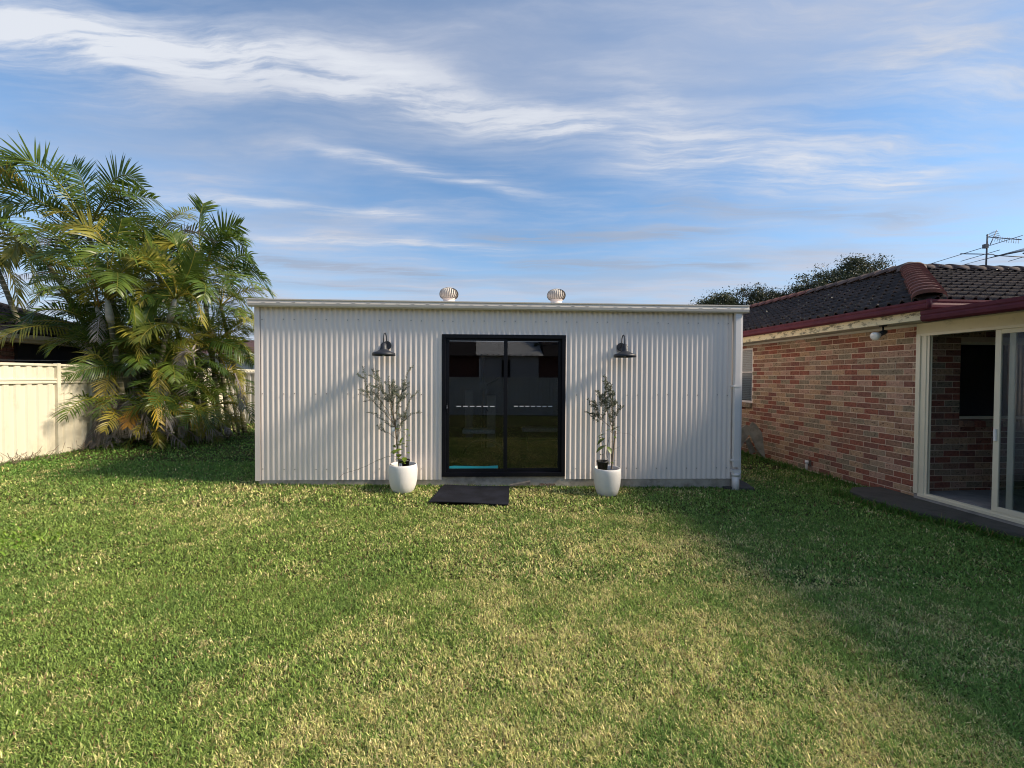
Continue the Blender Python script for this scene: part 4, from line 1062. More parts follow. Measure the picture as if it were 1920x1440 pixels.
# ------------------------------------------------------------------ palms
def frond_mesh(L, el0, droop, nl, lw, ll, seed, vang=.55, ragged=0, twist=0.):
    r = random.Random(seed); mb = MB(); n = 16; pts = [Vector((0,0,0))]; e = el0
    for i in range(n):
        pts.append(pts[-1]+Vector((math.cos(e), 0, math.sin(e)))*L/n); e -= droop/n*(.4+1.2*i/n)
    mb.tube(pts, [.016*(1-.85*i/n)+.002 for i in range(n+1)], 5, mi=1)
    for k in range(nl):
        q = .16+.84*(k+.5)/nl; f = q*n; i = min(n-1, int(f)); p = pts[i].lerp(pts[i+1], f-i)
        ax = (pts[i+1]-pts[i]).normalized(); up = Vector((-ax.z, 0, ax.x)); prof = math.sin(math.pi*min(1, (q-.08)*1.02))**.55
        if q > .9: prof *= .8
        for sg in (-1, 1):
            if r.random() < ragged: continue
            le = ll*max(.25, prof)*r.uniform(.86, 1.1); fa = .95-.55*q+r.gauss(0, .06)   # forward angle
            va = vang+r.gauss(0, .13)
            d0 = (Vector((0, sg, 0))*math.cos(va)+up*math.sin(va))*math.sin(1.25-q*.35)+ax*math.cos(1.25-q*.35)
            d0.normalize(); wv2 = ax-d0*ax.dot(d0); wv2.normalize()
            c = p.copy(); d = d0.copy(); ns = 4; vs = []
            gdir = Vector((0, 0, -1))
            for j in range(ns+1):
                t = j/ns; wd = lw*(1.0 if j in (1, 2) else (.6 if j == 0 else (.62 if j == 3 else .04)))
                vs += [c-wv2*wd, c+wv2*wd]
                d = (d+gdir*(.17+.10*r.random())).normalized(); c = c+d*le/ns
            mb.add(vs, [(2*j, 2*j+1, 2*j+3, 2*j+2) for j in range(ns)], 0, smooth=True)
    return mb
VAR = []
for i, (L, e0_, dr_, nl, ll) in enumerate([(2.2, 1.15, 2.0, 33, .56), (2.35, .95, 1.8, 35, .60), (2.1, 1.32, 1.2, 32, .52), (2.2, .7, 1.9, 33, .54), (1.9, .45, 1.7, 30, .48), (2.5, 1.2, 2.8, 36, .56), (1.8, .9, 2.4, 28, .46)]):
    VAR.append(frond_mesh(L, e0_, dr_, nl, .0165, ll, 50+i, vang=rnd.uniform(.25, .85), ragged=.05))
for i, (L, e0_, dr_, nl, ll) in enumerate([(1.5, 1.0, 1.9, 21, .46), (1.6, .75, 2.1, 22, .48), (1.4, 1.25, 1.3, 19, .44), (1.5, .4, 1.8, 20, .42)]):
    VAR.append(frond_mesh(L, e0_, dr_, nl, .0145, ll, 80+i, vang=rnd.uniform(.2, .7), ragged=.06))
DEADV = [frond_mesh(1.5, .3, 1.9, 26, .009, .40, 91, vang=-.5, ragged=.3), frond_mesh(1.3, -.1, 1.3, 22, .008, .36, 92, vang=-.7, ragged=.35), frond_mesh(1.2, .5, 1.2, 20, .009, .34, 93, vang=-.3, ragged=.3)]
FM = {}
for key, stem in (('frond_green', 'frond_olive'), ('frond_olive', 'frond_yellow'), ('frond_yellow', 'frond_yellow'), ('frond_orange', 'frond_orange')):
    for i, v in enumerate(VAR): FM[key, i] = v.mesh('frond', [M[key], M[stem]])
for i, v in enumerate(DEADV): FM['frond_dead', i] = v.mesh('dead_frond', [M['frond_dead'], M['frond_dead']])
DENS = 1.15
PALMS = {}
def palm(base, crown, nf_, scale, cols, label, shaft=True, r0=.055, az0=None, dead=0, elb=0, lowonly=False, azr=None):
    base = Vector(base); base.z = 0; nf = max(4, int(nf_*DENS))
    t = thing('cane_palm', tuple(base), label, 'palm', 'golden cane palms crowded in the left corner')
    pts = []; n = 10
    mid = base.lerp(crown, .5); mid.x += (base.x-crown.x)*.18
    for i in range(n+1):
        q = i/n; pts.append(base*(1-q)**2+mid*2*q*(1-q)+crown*q*q)
    rr = [r0*(1.15-.35*i/n) for i in range(n+1)]
    MB().tube(pts, rr, 10).build('trunk', M['palm_trunk'], t)
    ax = (pts[-1]-pts[-2]).normalized()
    if shaft:
        a = crown-ax*.15; L_ = .55*scale
        MB().tube([a, a+ax*L_*.25, a+ax*L_*.7, a+ax*L_], [r0*.95, r0*1.25, r0*.95, r0*.5], 12).build('crownshaft', M['crownshaft'], t)
        top = a+ax*L_*.9
    else: top = crown
    ang0 = rnd.uniform(0, 6.28)
    for k in range(nf):
        az = ang0+k*2.399+rnd.gauss(0, .15)
        if azr: az = azr[0]+(azr[1]-azr[0])*(k+.5)/nf+rnd.gauss(0, .12)
        q = k/max(1, nf-1)
        if q < .25: vi = rnd.choice([2, 2, 1])
        elif q < .65: vi = rnd.choice([0, 1, 5, 0])
        else: vi = rnd.choice([3, 4, 6, 3])
        if scale < .7: vi = 7+{2: 2, 1: 1, 0: 0, 5: 0, 3: 3, 4: 3, 6: 1}[vi]
        c = rnd.choice(cols) if q > .2 else cols[0]
        tilt = rnd.gauss(0, .12)-.15*q+elb
        m4 = Matrix.Translation(top) @ Matrix.Rotation(az, 4, 'Z') @ Matrix.Rotation(-tilt, 4, 'Y') @ Matrix.Rotation(rnd.gauss(0, .35), 4, 'X') @ Matrix.Scale((scale if scale >= .7 else scale*1.35)*rnd.uniform(.85, 1.1), 4)
        inst('frond', FM[c, vi], m4, t)
    for k in range(dead):
        az = rnd.uniform(-2.8, .4)
        m4 = Matrix.Translation(top-ax*.2) @ Matrix.Rotation(az, 4, 'Z') @ Matrix.Rotation(rnd.uniform(.2, .8), 4, 'Y') @ Matrix.Rotation(rnd.gauss(0, .3), 4, 'X') @ Matrix.Scale(scale*rnd.uniform(.7, 1), 4)
        inst('dead_frond', FM['frond_dead', rnd.choice([0, 1, 2])], m4, t)
    return t
def path_frond(px, Y0, Y1, ll, par, col, nl=37, roll=.9, lw=.0175, grav=.18, stem=None, dead=False, name='frond'):
    """one frond whose midrib follows the given points; leaflets on both sides"""
    if ll < .41 and not dead:
        nl = min(nl, 23); lw = min(lw, .0105)
    r = random.Random(int(px[0][0]*7+px[-1][1]*13)); n0 = len(px); ctl = [P(x, y, Y0+(Y1-Y0)*i/(n0-1)) for i, (x, y) in enumerate(px)]
    pts = []                                   # Catmull-Rom
    ext = [ctl[0]*2-ctl[1]]+ctl+[ctl[-1]*2-ctl[-2]]
    for i in range(1, len(ext)-2):
        for k in range(6):
            t = k/6; a, b, c, d = ext[i-1:i+3]
            pts.append(.5*((2*b)+(c-a)*t+(2*a-5*b+4*c-d)*t*t+(3*b-a-3*c+d)*t**3))
    pts.append(ctl[-1]); n = len(pts)-1; mb = MB()
    mb.tube(pts, [.017*(1-.85*i/n)+.002 for i in range(n+1)], 5, mi=1)
    for k in range(nl):
        q = .14+.86*(k+.5)/nl; f = q*n; i = min(n-1, int(f)); p_ = pts[i].lerp(pts[i+1], f-i)
        ax = (pts[i+1]-pts[i]).normalized(); side = ax.cross(Vector((0,0,1)))
        if side.length < .2: side = ax.cross(Vector((0,1,0)))
        side.normalize(); up = side.cross(ax).normalized()
        side, up = side*math.cos(roll)+up*math.sin(roll), up*math.cos(roll)-side*math.sin(roll)
        prof = math.sin(math.pi*min(1, (q-.06)*.98))**.55
        for sg in (-1, 1):
            if r.random() < (.3 if dead else .05): continue
            le = ll*max(.25, prof)*r.uniform(.82, 1.1); va = r.gauss(.32, .16); oa = 1.18-.45*q+r.gauss(0, .07)
            d = ((side*sg*math.cos(va)+up*math.sin(va))*math.sin(oa)+ax*math.cos(oa)).normalized()
            wv2 = (ax-d*ax.dot(d)).normalized(); c = p_.copy(); ns = 4; vs = []
            for j in range(ns+1):
                wd = lw*(1.0 if j in (1, 2) else (.6 if j == 0 else (.62 if j == 3 else .04)))
                if dead: wd *= .7
                vs += [c-wv2*wd, c+wv2*wd]
                d = (d+Vector((0, 0, -1))*grav*r.uniform(.6, 1.6)*(3 if dead else 1)).normalized(); c = c+d*le/ns
            mb.add(vs, [(2*j, 2*j+1, 2*j+3, 2*j+2) for j in range(ns)], 0, smooth=True)
    return mb.build(name, [M[col], M[stem or col]], par)
G, O_, Yl, Or = 'frond_green', 'frond_olive', 'frond_yellow', 'frond_orange'
pA = palm((-9.2, 10.6, 0), P(168, 440, 10.3), 6, 1.12, [G, G, O_], 'tallest cane palm arching over the cream fence', dead=1, shaft=False)
pL = palm((-11.2, 10.2, 0), P(-25, 450, 10.0), 6, 1.1, [O_, G, O_, G], 'yellowing cane palm cut by the left edge of the picture', shaft=False, dead=1)
pB = palm((-8.75, 9.5, 0), P(207, 592, 9.25), 6, .95, [G, O_, G, G], 'cane palm with pale crownshaft on the straight trunk nearest the fence', r0=.062, dead=0)
pB2 = palm((-8.85, 9.75, 0), P(190, 600, 9.5), 4, .85, [O_, G, Or, O_], 'cane palm with orange leaf base and slimmer trunk left of the straight one', r0=.048, dead=1)
pC = palm((-8.45, 9.7, 0), P(322, 590, 9.45), 7, .98, [G, O_, G, G], 'cane palm whose ringed trunk leans to the right in the middle of the clump', r0=.055, dead=0)
palm((-8.3, 11.2, 0), P(285, 480, 11.1), 12, 1.0, [O_, G, O_], 'cane palm with olive crown between the two highest crowns', shaft=False, dead=2)
pD = palm((-7.7, 11.0, 0), P(378, 510, 10.9), 8, .85, [G, G, O_], 'tall green cane palm rising at the right of the clump', shaft=False, dead=0)
pE = palm((-7.3, 11.4, 0), P(415, 575, 11.2), 9, .70, [O_, G, G], 'cane palm reaching towards the shed gutter', shaft=False, dead=1)
pG = palm((-9.9, 11.0, 0), P(95, 500, 10.7), 5, .95, [G, O_], 'cane palm behind the fence between the two left crowns', shaft=False, dead=2)
palm((-7.6, 10.4, 0), P(370, 640, 10.2), 11, .82, [G, G, O_], 'bushy green cane palm low in the middle of the clump', shaft=False)
palm((-8.3, 10.6, 0), P(275, 600, 10.4), 12, .9, [G, G], 'dark green cane palm deep inside the clump', shaft=False)
palm((-7.4, 10.9, 0), P(410, 640, 10.7), 11, .8, [G, O_, O_], 'olive cane palm over the grey fence', shaft=False)
pF = palm((-9.5, 10.2, 0), P(150, 610, 9.8), 4, .8, [G, O_], 'short cane palm drooping over the neighbour roof', shaft=False, dead=1)
# suckers low down
pS1 = palm((-8.7, 9.35, 0), P(215, 770, 9.2), 5, .62, [O_, G, Yl], 'yellow sucker palm against the fence end', shaft=False, r0=.03, dead=1, azr=(-3.1, .2))
pS2 = palm((-8.1, 9.35, 0), P(285, 770, 9.25), 6, .62, [G, O_, G, Yl], 'sucker palm with golden fronds hanging at the clump front', shaft=False, r0=.03, dead=2, azr=(-3.1, .3))
pS3 = palm((-7.5, 9.7, 0), P(350, 770, 9.5), 9, .62, [G, G, O_], 'green sucker palm at the clump front right', shaft=False, r0=.03, dead=2, azr=(-3.0, .6))
palm((-7.0, 10.3, 0), P(400, 760, 10.1), 10, .62, [G, O_, G], 'sucker palm beside the grey fence base', shaft=False, r0=.03, dead=1, azr=(-2.6, .8))
palm((-8.6, 9.9, 0), P(240, 700, 9.7), 10, .72, [G, G, O_], 'green sucker palm behind the golden fronds', shaft=False, r0=.03, dead=0)
palm((-7.9, 10.2, 0), P(320, 700, 9.9), 10, .75, [G, G], 'dark sucker palm in the centre of the clump', shaft=False, r0=.03, dead=1)
pS4 = palm((-7.2, 11.0, 0), P(425, 700, 10.8), 9, .70, [O_, G, G], 'sucker palm hanging over the grey fence top', shaft=False, r0=.03, dead=1)
for (bx, by, cx, cy, cY, nf, sc_, cols, lb) in [
    (-8.9, 10.6, 175, 640, 10.2, 10, .85, [G, G, O_], 'shaded cane palm close behind the twin trunks'),
    (-8.4, 10.2, 235, 660, 9.9, 10, .8, [G, O_], 'green cane palm between the twin trunks and the leaning trunk'),
    (-7.8, 10.8, 345, 690, 10.4, 11, .8, [G, G], 'dark green cane palm right of the leaning trunk'),
    (-8.9, 9.7, 225, 820, 9.5, 10, .5, [G, G], 'lowest dark sucker beside the fence end'),
    (-8.2, 9.8, 300, 815, 9.6, 10, .5, [G, G], 'lowest dark sucker under the golden fronds'),
    (-7.6, 10.1, 350, 812, 9.8, 10, .5, [G, O_], 'lowest sucker under the leaning trunk'),
    (-7.2, 10.5, 395, 805, 10.2, 10, .5, [O_, G], 'lowest olive sucker nearest the grey fence'),
    (-8.3, 11.4, 255, 530, 11.0, 10, 1.0, [G, O_], 'cane palm at the middle back with crown above the trunks'),
    (-7.7, 11.6, 350, 560, 11.4, 10, .85, [G, G], 'cane palm at the right back of the clump'),
    (-8.6, 10.8, 270, 730, 10.3, 11, .68, [G, G], 'shaded sucker behind the hanging dead fronds'),
    (-7.9, 11.2, 345, 735, 10.7, 11, .68, [G, G], 'shaded sucker in front of the left end of the grey fence'),
    (-7.4, 11.6, 395, 745, 11.1, 10, .68, [G, O_], 'shaded sucker hiding the middle of the grey fence'),
    (-8.8, 11.2, 215, 690, 10.8, 11, .85, [G, G], 'shaded cane palm filling the back left of the clump')]:
    palm((bx, by, 0), P(cx, cy, cY), nf, sc_, cols, lb, shaft=False, r0=.035, dead=1)
FG, FO, FY = 'frond_green', 'frond_olive', 'frond_yellow'
for (par, col, Y0, Y1, ll, px_, kw) in [
    (pA, FG, 10.2, 9.6, .68, [(156,412),(125,358),(83,316),(48,302),(16,316)], dict(roll=1.1, grav=.06)),
    (pA, FG, 10.2, 10.5, .60, [(170,410),(166,377),(158,340),(140,312)], dict(roll=.9, grav=.08)),
    (pA, FG, 10.2, 10.0, .58, [(178,410),(205,362),(221,338),(246,333),(274,354)], dict(roll=1.0, grav=.08)),
    (pA, FG, 10.2, 9.8, .55, [(187,408),(219,379),(250,370),(294,376)], dict(roll=.8, grav=.14)),
    (pA, FG, 10.2, 9.5, .62, [(152,416),(95,390),(45,383),(12,393),(-14,420)], dict(roll=.9, grav=.16)),
    (pA, FG, 10.2, 10.3, .62, [(150,410),(90,366),(38,333),(0,318)], dict(roll=-.9, grav=.14)),
    (pA, FG, 10.2, 9.9, .52, [(192,412),(236,404),(268,425),(282,462)], dict(roll=.7, grav=.2)),
    (pA, FG, 10.2, 10.6, .58, [(160,414),(140,370),(128,340),(100,325)], dict(roll=-.7, grav=.12)),
    (pA, FO, 10.2, 9.6, .52, [(165,424),(125,428),(80,436),(42,448),(24,484)], dict(roll=.8, grav=.16)),
    (pL, FO, 9.8, 9.5, .62, [(-30,440),(10,440),(40,455),(62,500),(68,540)], dict(roll=.8, grav=.16)),
    (pL, FY, 9.8, 9.6, .55, [(-30,420),(0,360),(22,340),(45,345)], dict(roll=.7, grav=.16)),
    (pL, FO, 9.8, 9.5, .60, [(-30,470),(0,490),(25,520),(38,570)], dict(roll=.7, grav=.2)),
    (pG, FO, 10.4, 9.7, .55, [(95,500),(60,470),(30,470),(5,500)], dict(roll=.8, grav=.18)),
    (pB, FO, 9.2, 8.9, .55, [(205,555),(204,490),(188,440),(150,424),(90,434)], dict(roll=.9, grav=.14)),
    (pB, FG, 9.2, 9.0, .50, [(206,550),(210,500),(222,450),(232,412)], dict(roll=.8, grav=.08)),
    (pB, FG, 9.2, 8.8, .52, [(204,555),(190,520),(160,490),(110,476),(66,486)], dict(roll=.8, grav=.15)),
    (pB, FO, 9.2, 9.0, .50, [(208,552),(235,508),(270,488),(312,494)], dict(roll=.8, grav=.12)),
    (pB, FG, 9.2, 8.8, .44, [(208,560),(232,548),(250,570),(256,610)], dict(roll=.6, grav=.2)),
    (pB2, 'frond_orange', 9.35, 9.2, .28, [(188,575),(178,535),(166,505),(160,478)], dict(roll=.9, grav=.05)),
    (pB2, FO, 9.3, 9.0, .36, [(186,572),(165,545),(140,545),(110,556)], dict(roll=.8, grav=.12)),
    (pC, FG, 9.4, 9.1, .46, [(335,556),(346,530),(358,505),(368,474)], dict(roll=.9, grav=.08, lw=.018)),
    (pC, FO, 9.4, 9.0, .50, [(333,552),(326,522),(304,494),(278,480),(248,488)], dict(roll=.9, grav=.14)),
    (pC, FO, 9.4, 9.0, .40, [(337,556),(358,552),(374,575),(380,606)], dict(roll=.7, grav=.2)),
    (pC, FG, 9.4, 9.0, .42, [(331,558),(304,556),(282,580),(270,616)], dict(roll=.7, grav=.2)),
    (pC, FG, 9.4, 9.3, .46, [(335,552),(340,510),(336,470),(326,440)], dict(roll=.8, grav=.08)),
    (pD, FG, 10.8, 10.8, .58, [(384,500),(376,450),(377,412),(383,384)], dict(roll=.95, grav=.04, lw=.017)),
    (pD, FG, 10.8, 10.6, .50, [(390,500),(404,455),(422,430),(452,424)], dict(roll=.9, grav=.05)),
    (pD, FG, 10.8, 10.3, .50, [(388,500),(400,465),(425,447),(450,452),(464,482)], dict(roll=.8, grav=.15)),
    (pD, 'frond_dead', 10.7, 10.5, .30, [(375,480),(345,436),(372,438),(408,458)], dict(roll=.8, grav=.08)),
    (pD, FO, 10.8, 10.3, .48, [(380,500),(350,462),(320,455),(300,470)], dict(roll=.8, grav=.14)),
    (pE, FG, 11.1, 10.6, .52, [(425,540),(440,490),(466,482),(486,512)], dict(roll=.8, grav=.18)),
    (pE, FG, 11.1, 10.6, .52, [(425,545),(458,508),(488,520),(508,552)], dict(roll=.8, grav=.14)),
    (pE, FO, 11.1, 10.6, .46, [(425,555),(450,560),(472,590),(484,636)], dict(roll=.7, grav=.2)),
    (pF, FG, 9.6, 9.1, .40, [(158,600),(120,582),(70,586),(38,622)], dict(roll=.8, grav=.15)),
    (pF, FG, 9.6, 9.3, .38, [(150,600),(118,548),(86,546),(60,580)], dict(roll=.8, grav=.15)),
    (pC, FO, 9.3, 8.9, .38, [(300,640),(278,600),(262,625),(262,672)], dict(roll=.7, grav=.2, lw=.017)),
    (pS1, FY, 9.1, 8.8, .36, [(216,712),(208,704),(200,722),(190,764)], dict(roll=.5, grav=.1)),
    (pS2, FY, 9.1, 8.8, .34, [(284,708),(292,690),(298,712),(290,758)], dict(roll=.5, grav=.12)),
    (pS2, FY, 9.0, 8.7, .36, [(256,748),(276,742),(290,762),(297,800)], dict(roll=.5, grav=.08)),
    (pS2, 'frond_orange', 9.0, 8.7, .26, [(266,765),(254,768),(244,782),(238,800)], dict(roll=.5, grav=.08)),
    (pS2, FO, 9.0, 8.8, .28, [(275,812),(286,806),(294,818),(296,834)], dict(roll=.5, grav=.1)),
    (pS1, FO, 9.1, 8.8, .34, [(206,700),(186,668),(164,668),(146,694)], dict(roll=.8, grav=.15)),
    (pS3, FO, 9.3, 8.9, .34, [(332,762),(352,752),(370,768),(384,800)], dict(roll=.6, grav=.12)),
    (pS3, 'frond_dead', 9.3, 9.1, .32, [(366,690),(360,662),(345,662),(340,690)], dict(roll=.6, grav=.16)),
    (pS3, FG, 9.3, 9.0, .40, [(340,720),(352,690),(376,690),(396,715)], dict(roll=.7, grav=.15)),
    (pS3, FG, 9.3, 9.0, .40, [(300,700),(318,660),(345,650),(370,668)], dict(roll=.7, grav=.15)),
    (pS4, FO, 10.5, 10.0, .44, [(395,668),(425,642),(456,646),(478,684)], dict(roll=.8, grav=.2)),
    (pS4, FY, 10.5, 10.1, .40, [(405,700),(430,700),(448,722),(456,756)], dict(roll=.7, grav=.2)),
    (pS4, FO, 10.3, 9.9, .40, [(400,745),(418,735),(436,752),(446,790)], dict(roll=.7, grav=.2))]:
    path_frond(px_, Y0, Y1, ll, par, col, stem={FG: FO, FO: FY}.get(col), **kw)
# old dead fronds lying round the base
dd = thing('dead_frond_pile', (-8.5, 9.2, 0), 'grey dead palm fronds hanging and lying at the foot of the palms', 'dead fronds')
for k, px_ in enumerate([[(240,742),(215,752),(198,775),(190,810)],[(250,742),(232,765),(228,800)],[(255,745),(250,775),(248,812)],[(262,742),(272,770),(276,806)],[(235,738),(205,742),(178,752),(150,762)],
      [(285,745),(300,760),(306,790)],[(300,745),(312,765),(316,800)],[(225,760),(205,785),(190,820),(175,838)],[(230,770),(215,800),(205,832)],[(190,770),(180,800),(165,834)],[(200,740),(188,775),(186,818)],
      [(335,790),(350,806),(372,822)],[(350,785),(372,800),(392,820)],[(370,790),(392,800),(412,812)],[(390,770),(410,790),(430,806)],[(245,750),(238,780),(222,806)],[(268,745),(260,780),(262,815)],[(300,800),(322,815),(340,832)],[(440,700),(450,730),(452,765)],[(345,735),(340,765),(338,800)]]):
    path_frond(px_, 9.15 if px_[0][0] < 330 else 9.7, 8.85 if px_[0][0] < 330 else 9.4, .34, dd, 'frond_dead', nl=24, roll=.6, lw=.011, grav=.14, dead=True, name='dead_frond')
# ------------------------------------------------------------------ trees
def tree(base, blobs, label, fm, leafn, lsz, trunk_r=.22, seed=1, spread=1.0, group=None):
    r = random.Random(seed); base = Vector(base)
    t = thing('gum_tree', tuple(base), label, 'tree', group); st = MB(); fo = MB()
    top = sum((Vector(b[0]) for b in blobs), Vector())/len(blobs); fork = base.lerp(Vector((top.x, top.y, top.z)), .45)
    st.tube([base, base.lerp(fork, .5)+Vector((.1, 0, 0)), fork], [trunk_r, trunk_r*.8, trunk_r*.65], 10)
    for (c, rad) in blobs:
        c = Vector(c); mid = fork.lerp(c, .55)+Vector((r.gauss(0,.3), r.gauss(0,.3), -.3))
        st.tube([fork, mid, c], [trunk_r*.45, trunk_r*.28, trunk_r*.12], 6)
        for k in range(int(30*rad)):
            dv = Vector((r.gauss(0,1), r.gauss(0,1), r.gauss(0,.75))).normalized()*rad*r.uniform(.35, 1.05)
            tip = c+dv; st.tube([c+dv*.2, c+dv*.65+Vector((0,0,.1)), tip], [trunk_r*.1, trunk_r*.06, .012], 4)
            cr = r.uniform(.14, .40)*spread
            for q in range(int(leafn*r.uniform(.4, 1.3))):
                o_ = tip+Vector((r.gauss(0, cr), r.gauss(0, cr), r.gauss(0, cr*.55)))
                L_ = lsz*r.uniform(.6, 1.3); d = Vector((r.gauss(0,1), r.gauss(0,1), r.gauss(-.4,.8))).normalized(); s_ = d.cross(Vector((r.gauss(0,1), r.gauss(0,1), r.gauss(0,1)))).normalized()
                fo.add([o_, o_+d*L_*.5+s_*L_*.22, o_+d*L_, o_+d*L_*.5-s_*L_*.22], [(0,1,2,3)])
    st.build('trunk', M['bark'], t); fo.build('crown', fm, t, kind=None)
YT = 34
tree((14.5, YT, 0), [((P(1348, 566, YT)), 1.0), (P(1325, 572, YT), .7), (P(1362, 572, YT), .9)], 'leftmost dark gum tree rising above the right end of the shed', M['gum_leaf'], 80, .17, seed=3)
tree((19, YT, 0), [(P(1402, 556, YT), 1.15), (P(1440, 562, YT), 1.2), (P(1388, 580, YT), 1.2), (P(1425, 585, YT), 1.3), (P(1465, 578, YT), 1.2), (P(1465, 555, YT), .8), (P(1482, 566, YT), 1.0)], 'feathery gum tree in the middle behind the brick house roof', M['gum_leaf'], 55, .17, seed=5)
tree((23, YT-2, 0), [(P(1510, 540, YT-2), 1.2), (P(1552, 520, YT-2), 1.2), (P(1592, 506, YT-2), 1.1), (P(1632, 504, YT-2), 1.0), (P(1600, 530, YT-2), 1.4), (P(1540, 552, YT-2), 1.5), (P(1500, 562, YT-2), 1.2), (P(1596, 490, YT-2), .5), (P(1570, 540, YT-2), 1.3)], 'tallest gum tree above the tiled roof of the brick house', M['gum_leaf'], 55, .17, seed=8)
# trees behind the camera (mirrored in the door)
tree((-6, -13, 0), [((-6, -13, 3.6), 2.0), ((-3.6, -12.5, 3.4), 1.8), ((-8.5, -13, 3.5), 2.0)], 'dark tree behind the rear fence left of the white house, mirrored in the door', M['hedge_leaf'], 60, .34, seed=12, spread=1.8)
tree((5.5, -12.5, 0), [((4.6, -12, 3.3), 1.5), ((7, -13, 3.4), 2.0)], 'dark tree behind the rear fence right of the white house, mirrored in the door', M['hedge_leaf'], 60, .34, seed=13, spread=1.8)

# ------------------------------------------------------------------ grass
def vnoise(x, y, sc_, seed):
    rs = np.random.RandomState(seed); Gd = rs.rand(256, 256)
    u = x*sc_+100; v = y*sc_+100; i = np.floor(u).astype(int); j = np.floor(v).astype(int); fu = u-i; fv = v-j
    fu = fu*fu*(3-2*fu); fv = fv*fv*(3-2*fv); g_ = lambda a, b: Gd[a % 256, b % 256]
    return (g_(i, j)*(1-fu)+g_(i+1, j)*fu)*(1-fv)+(g_(i, j+1)*(1-fu)+g_(i+1, j+1)*fu)*fv
def scatter(n, x0, x1, y0, y1): return npr.uniform(x0, x1, n), npr.uniform(y0, y1, n)
def inside_obst(x, y):
    # shed
    dx, dy = x-SA.x, y-SA.y; s = dx*SD.x+dy*SD.y; d = dx*SN.x+dy*SN.y
    m = (s > 0) & (s < SW) & (d > -.005)
    dx, dy = x-HC.x, y-HC.y; b = dx*E2.x+dy*E2.y
    m |= b > -.08
    m |= x < -9.02-.06*(y-7.4)+.03
    m |= (x > mc[0][0]+.01) & (x < mc[1][0]-.01) & (y > 5.235) & (y < 6.08)
    for (cx, cy, r) in ((PLX, PLY, .13), (PRX, PRY, .13), (ps.x, ps.y, .03)): m |= (x-cx)**2+(y-cy)**2 < r*r
    # path polygon
    inside = np.zeros_like(m); n = len(pth)
    for i in range(n):
        xa, ya = pth[i]; xb, yb = pth[(i+1) % n]
        c = ((ya > y) != (yb > y)) & (x < (xb-xa)*(y-ya)/(yb-ya+1e-9)+xa); inside ^= c
    m |= inside
    m |= (y > 13.7)
    m |= (x > 3.2) & (x < 3.64) & (y > 6.2) & (y < 9)
    return m
def blades(bands):
    XS = []; YS = []; HS = []; WS = []
    for (n, x0, x1, y0, y1, h, w_, fov) in bands:
        x, y = scatter(n, x0, x1, y0, y1)
        k = ~inside_obst(x, y)
        if fov: k &= (np.abs(x) < y*1.32+.5)
        x, y = x[k], y[k]; XS.append(x); YS.append(y); HS.append(np.full(x.shape, h)); WS.append(np.full(x.shape, w_))
    return map(np.concatenate, (XS, YS, HS, WS))
x, y, h, w_ = blades([
    (270000, -3.1, 3.1, 1.30, 2.1, .023, .0019, 1), (310000, -4.4, 4.4, 2.1, 3.3, .024, .0024, 1), (220000, -6.5, 5.4, 3.3, 5.0, .027, .0037, 1),
    (150000, -9.3, 5.4, 5.0, 7.6, .032, .0055, 1), (60000, -9.5, 5.0, 7.6, 13.7, .036, .0085, 1), (25000, -9, 5.3, -5, 1.0, .03, .009, 0), (30000, -9, 5.3, 1.0, 2.6, .024, .0035, 0)])
n = len(x)
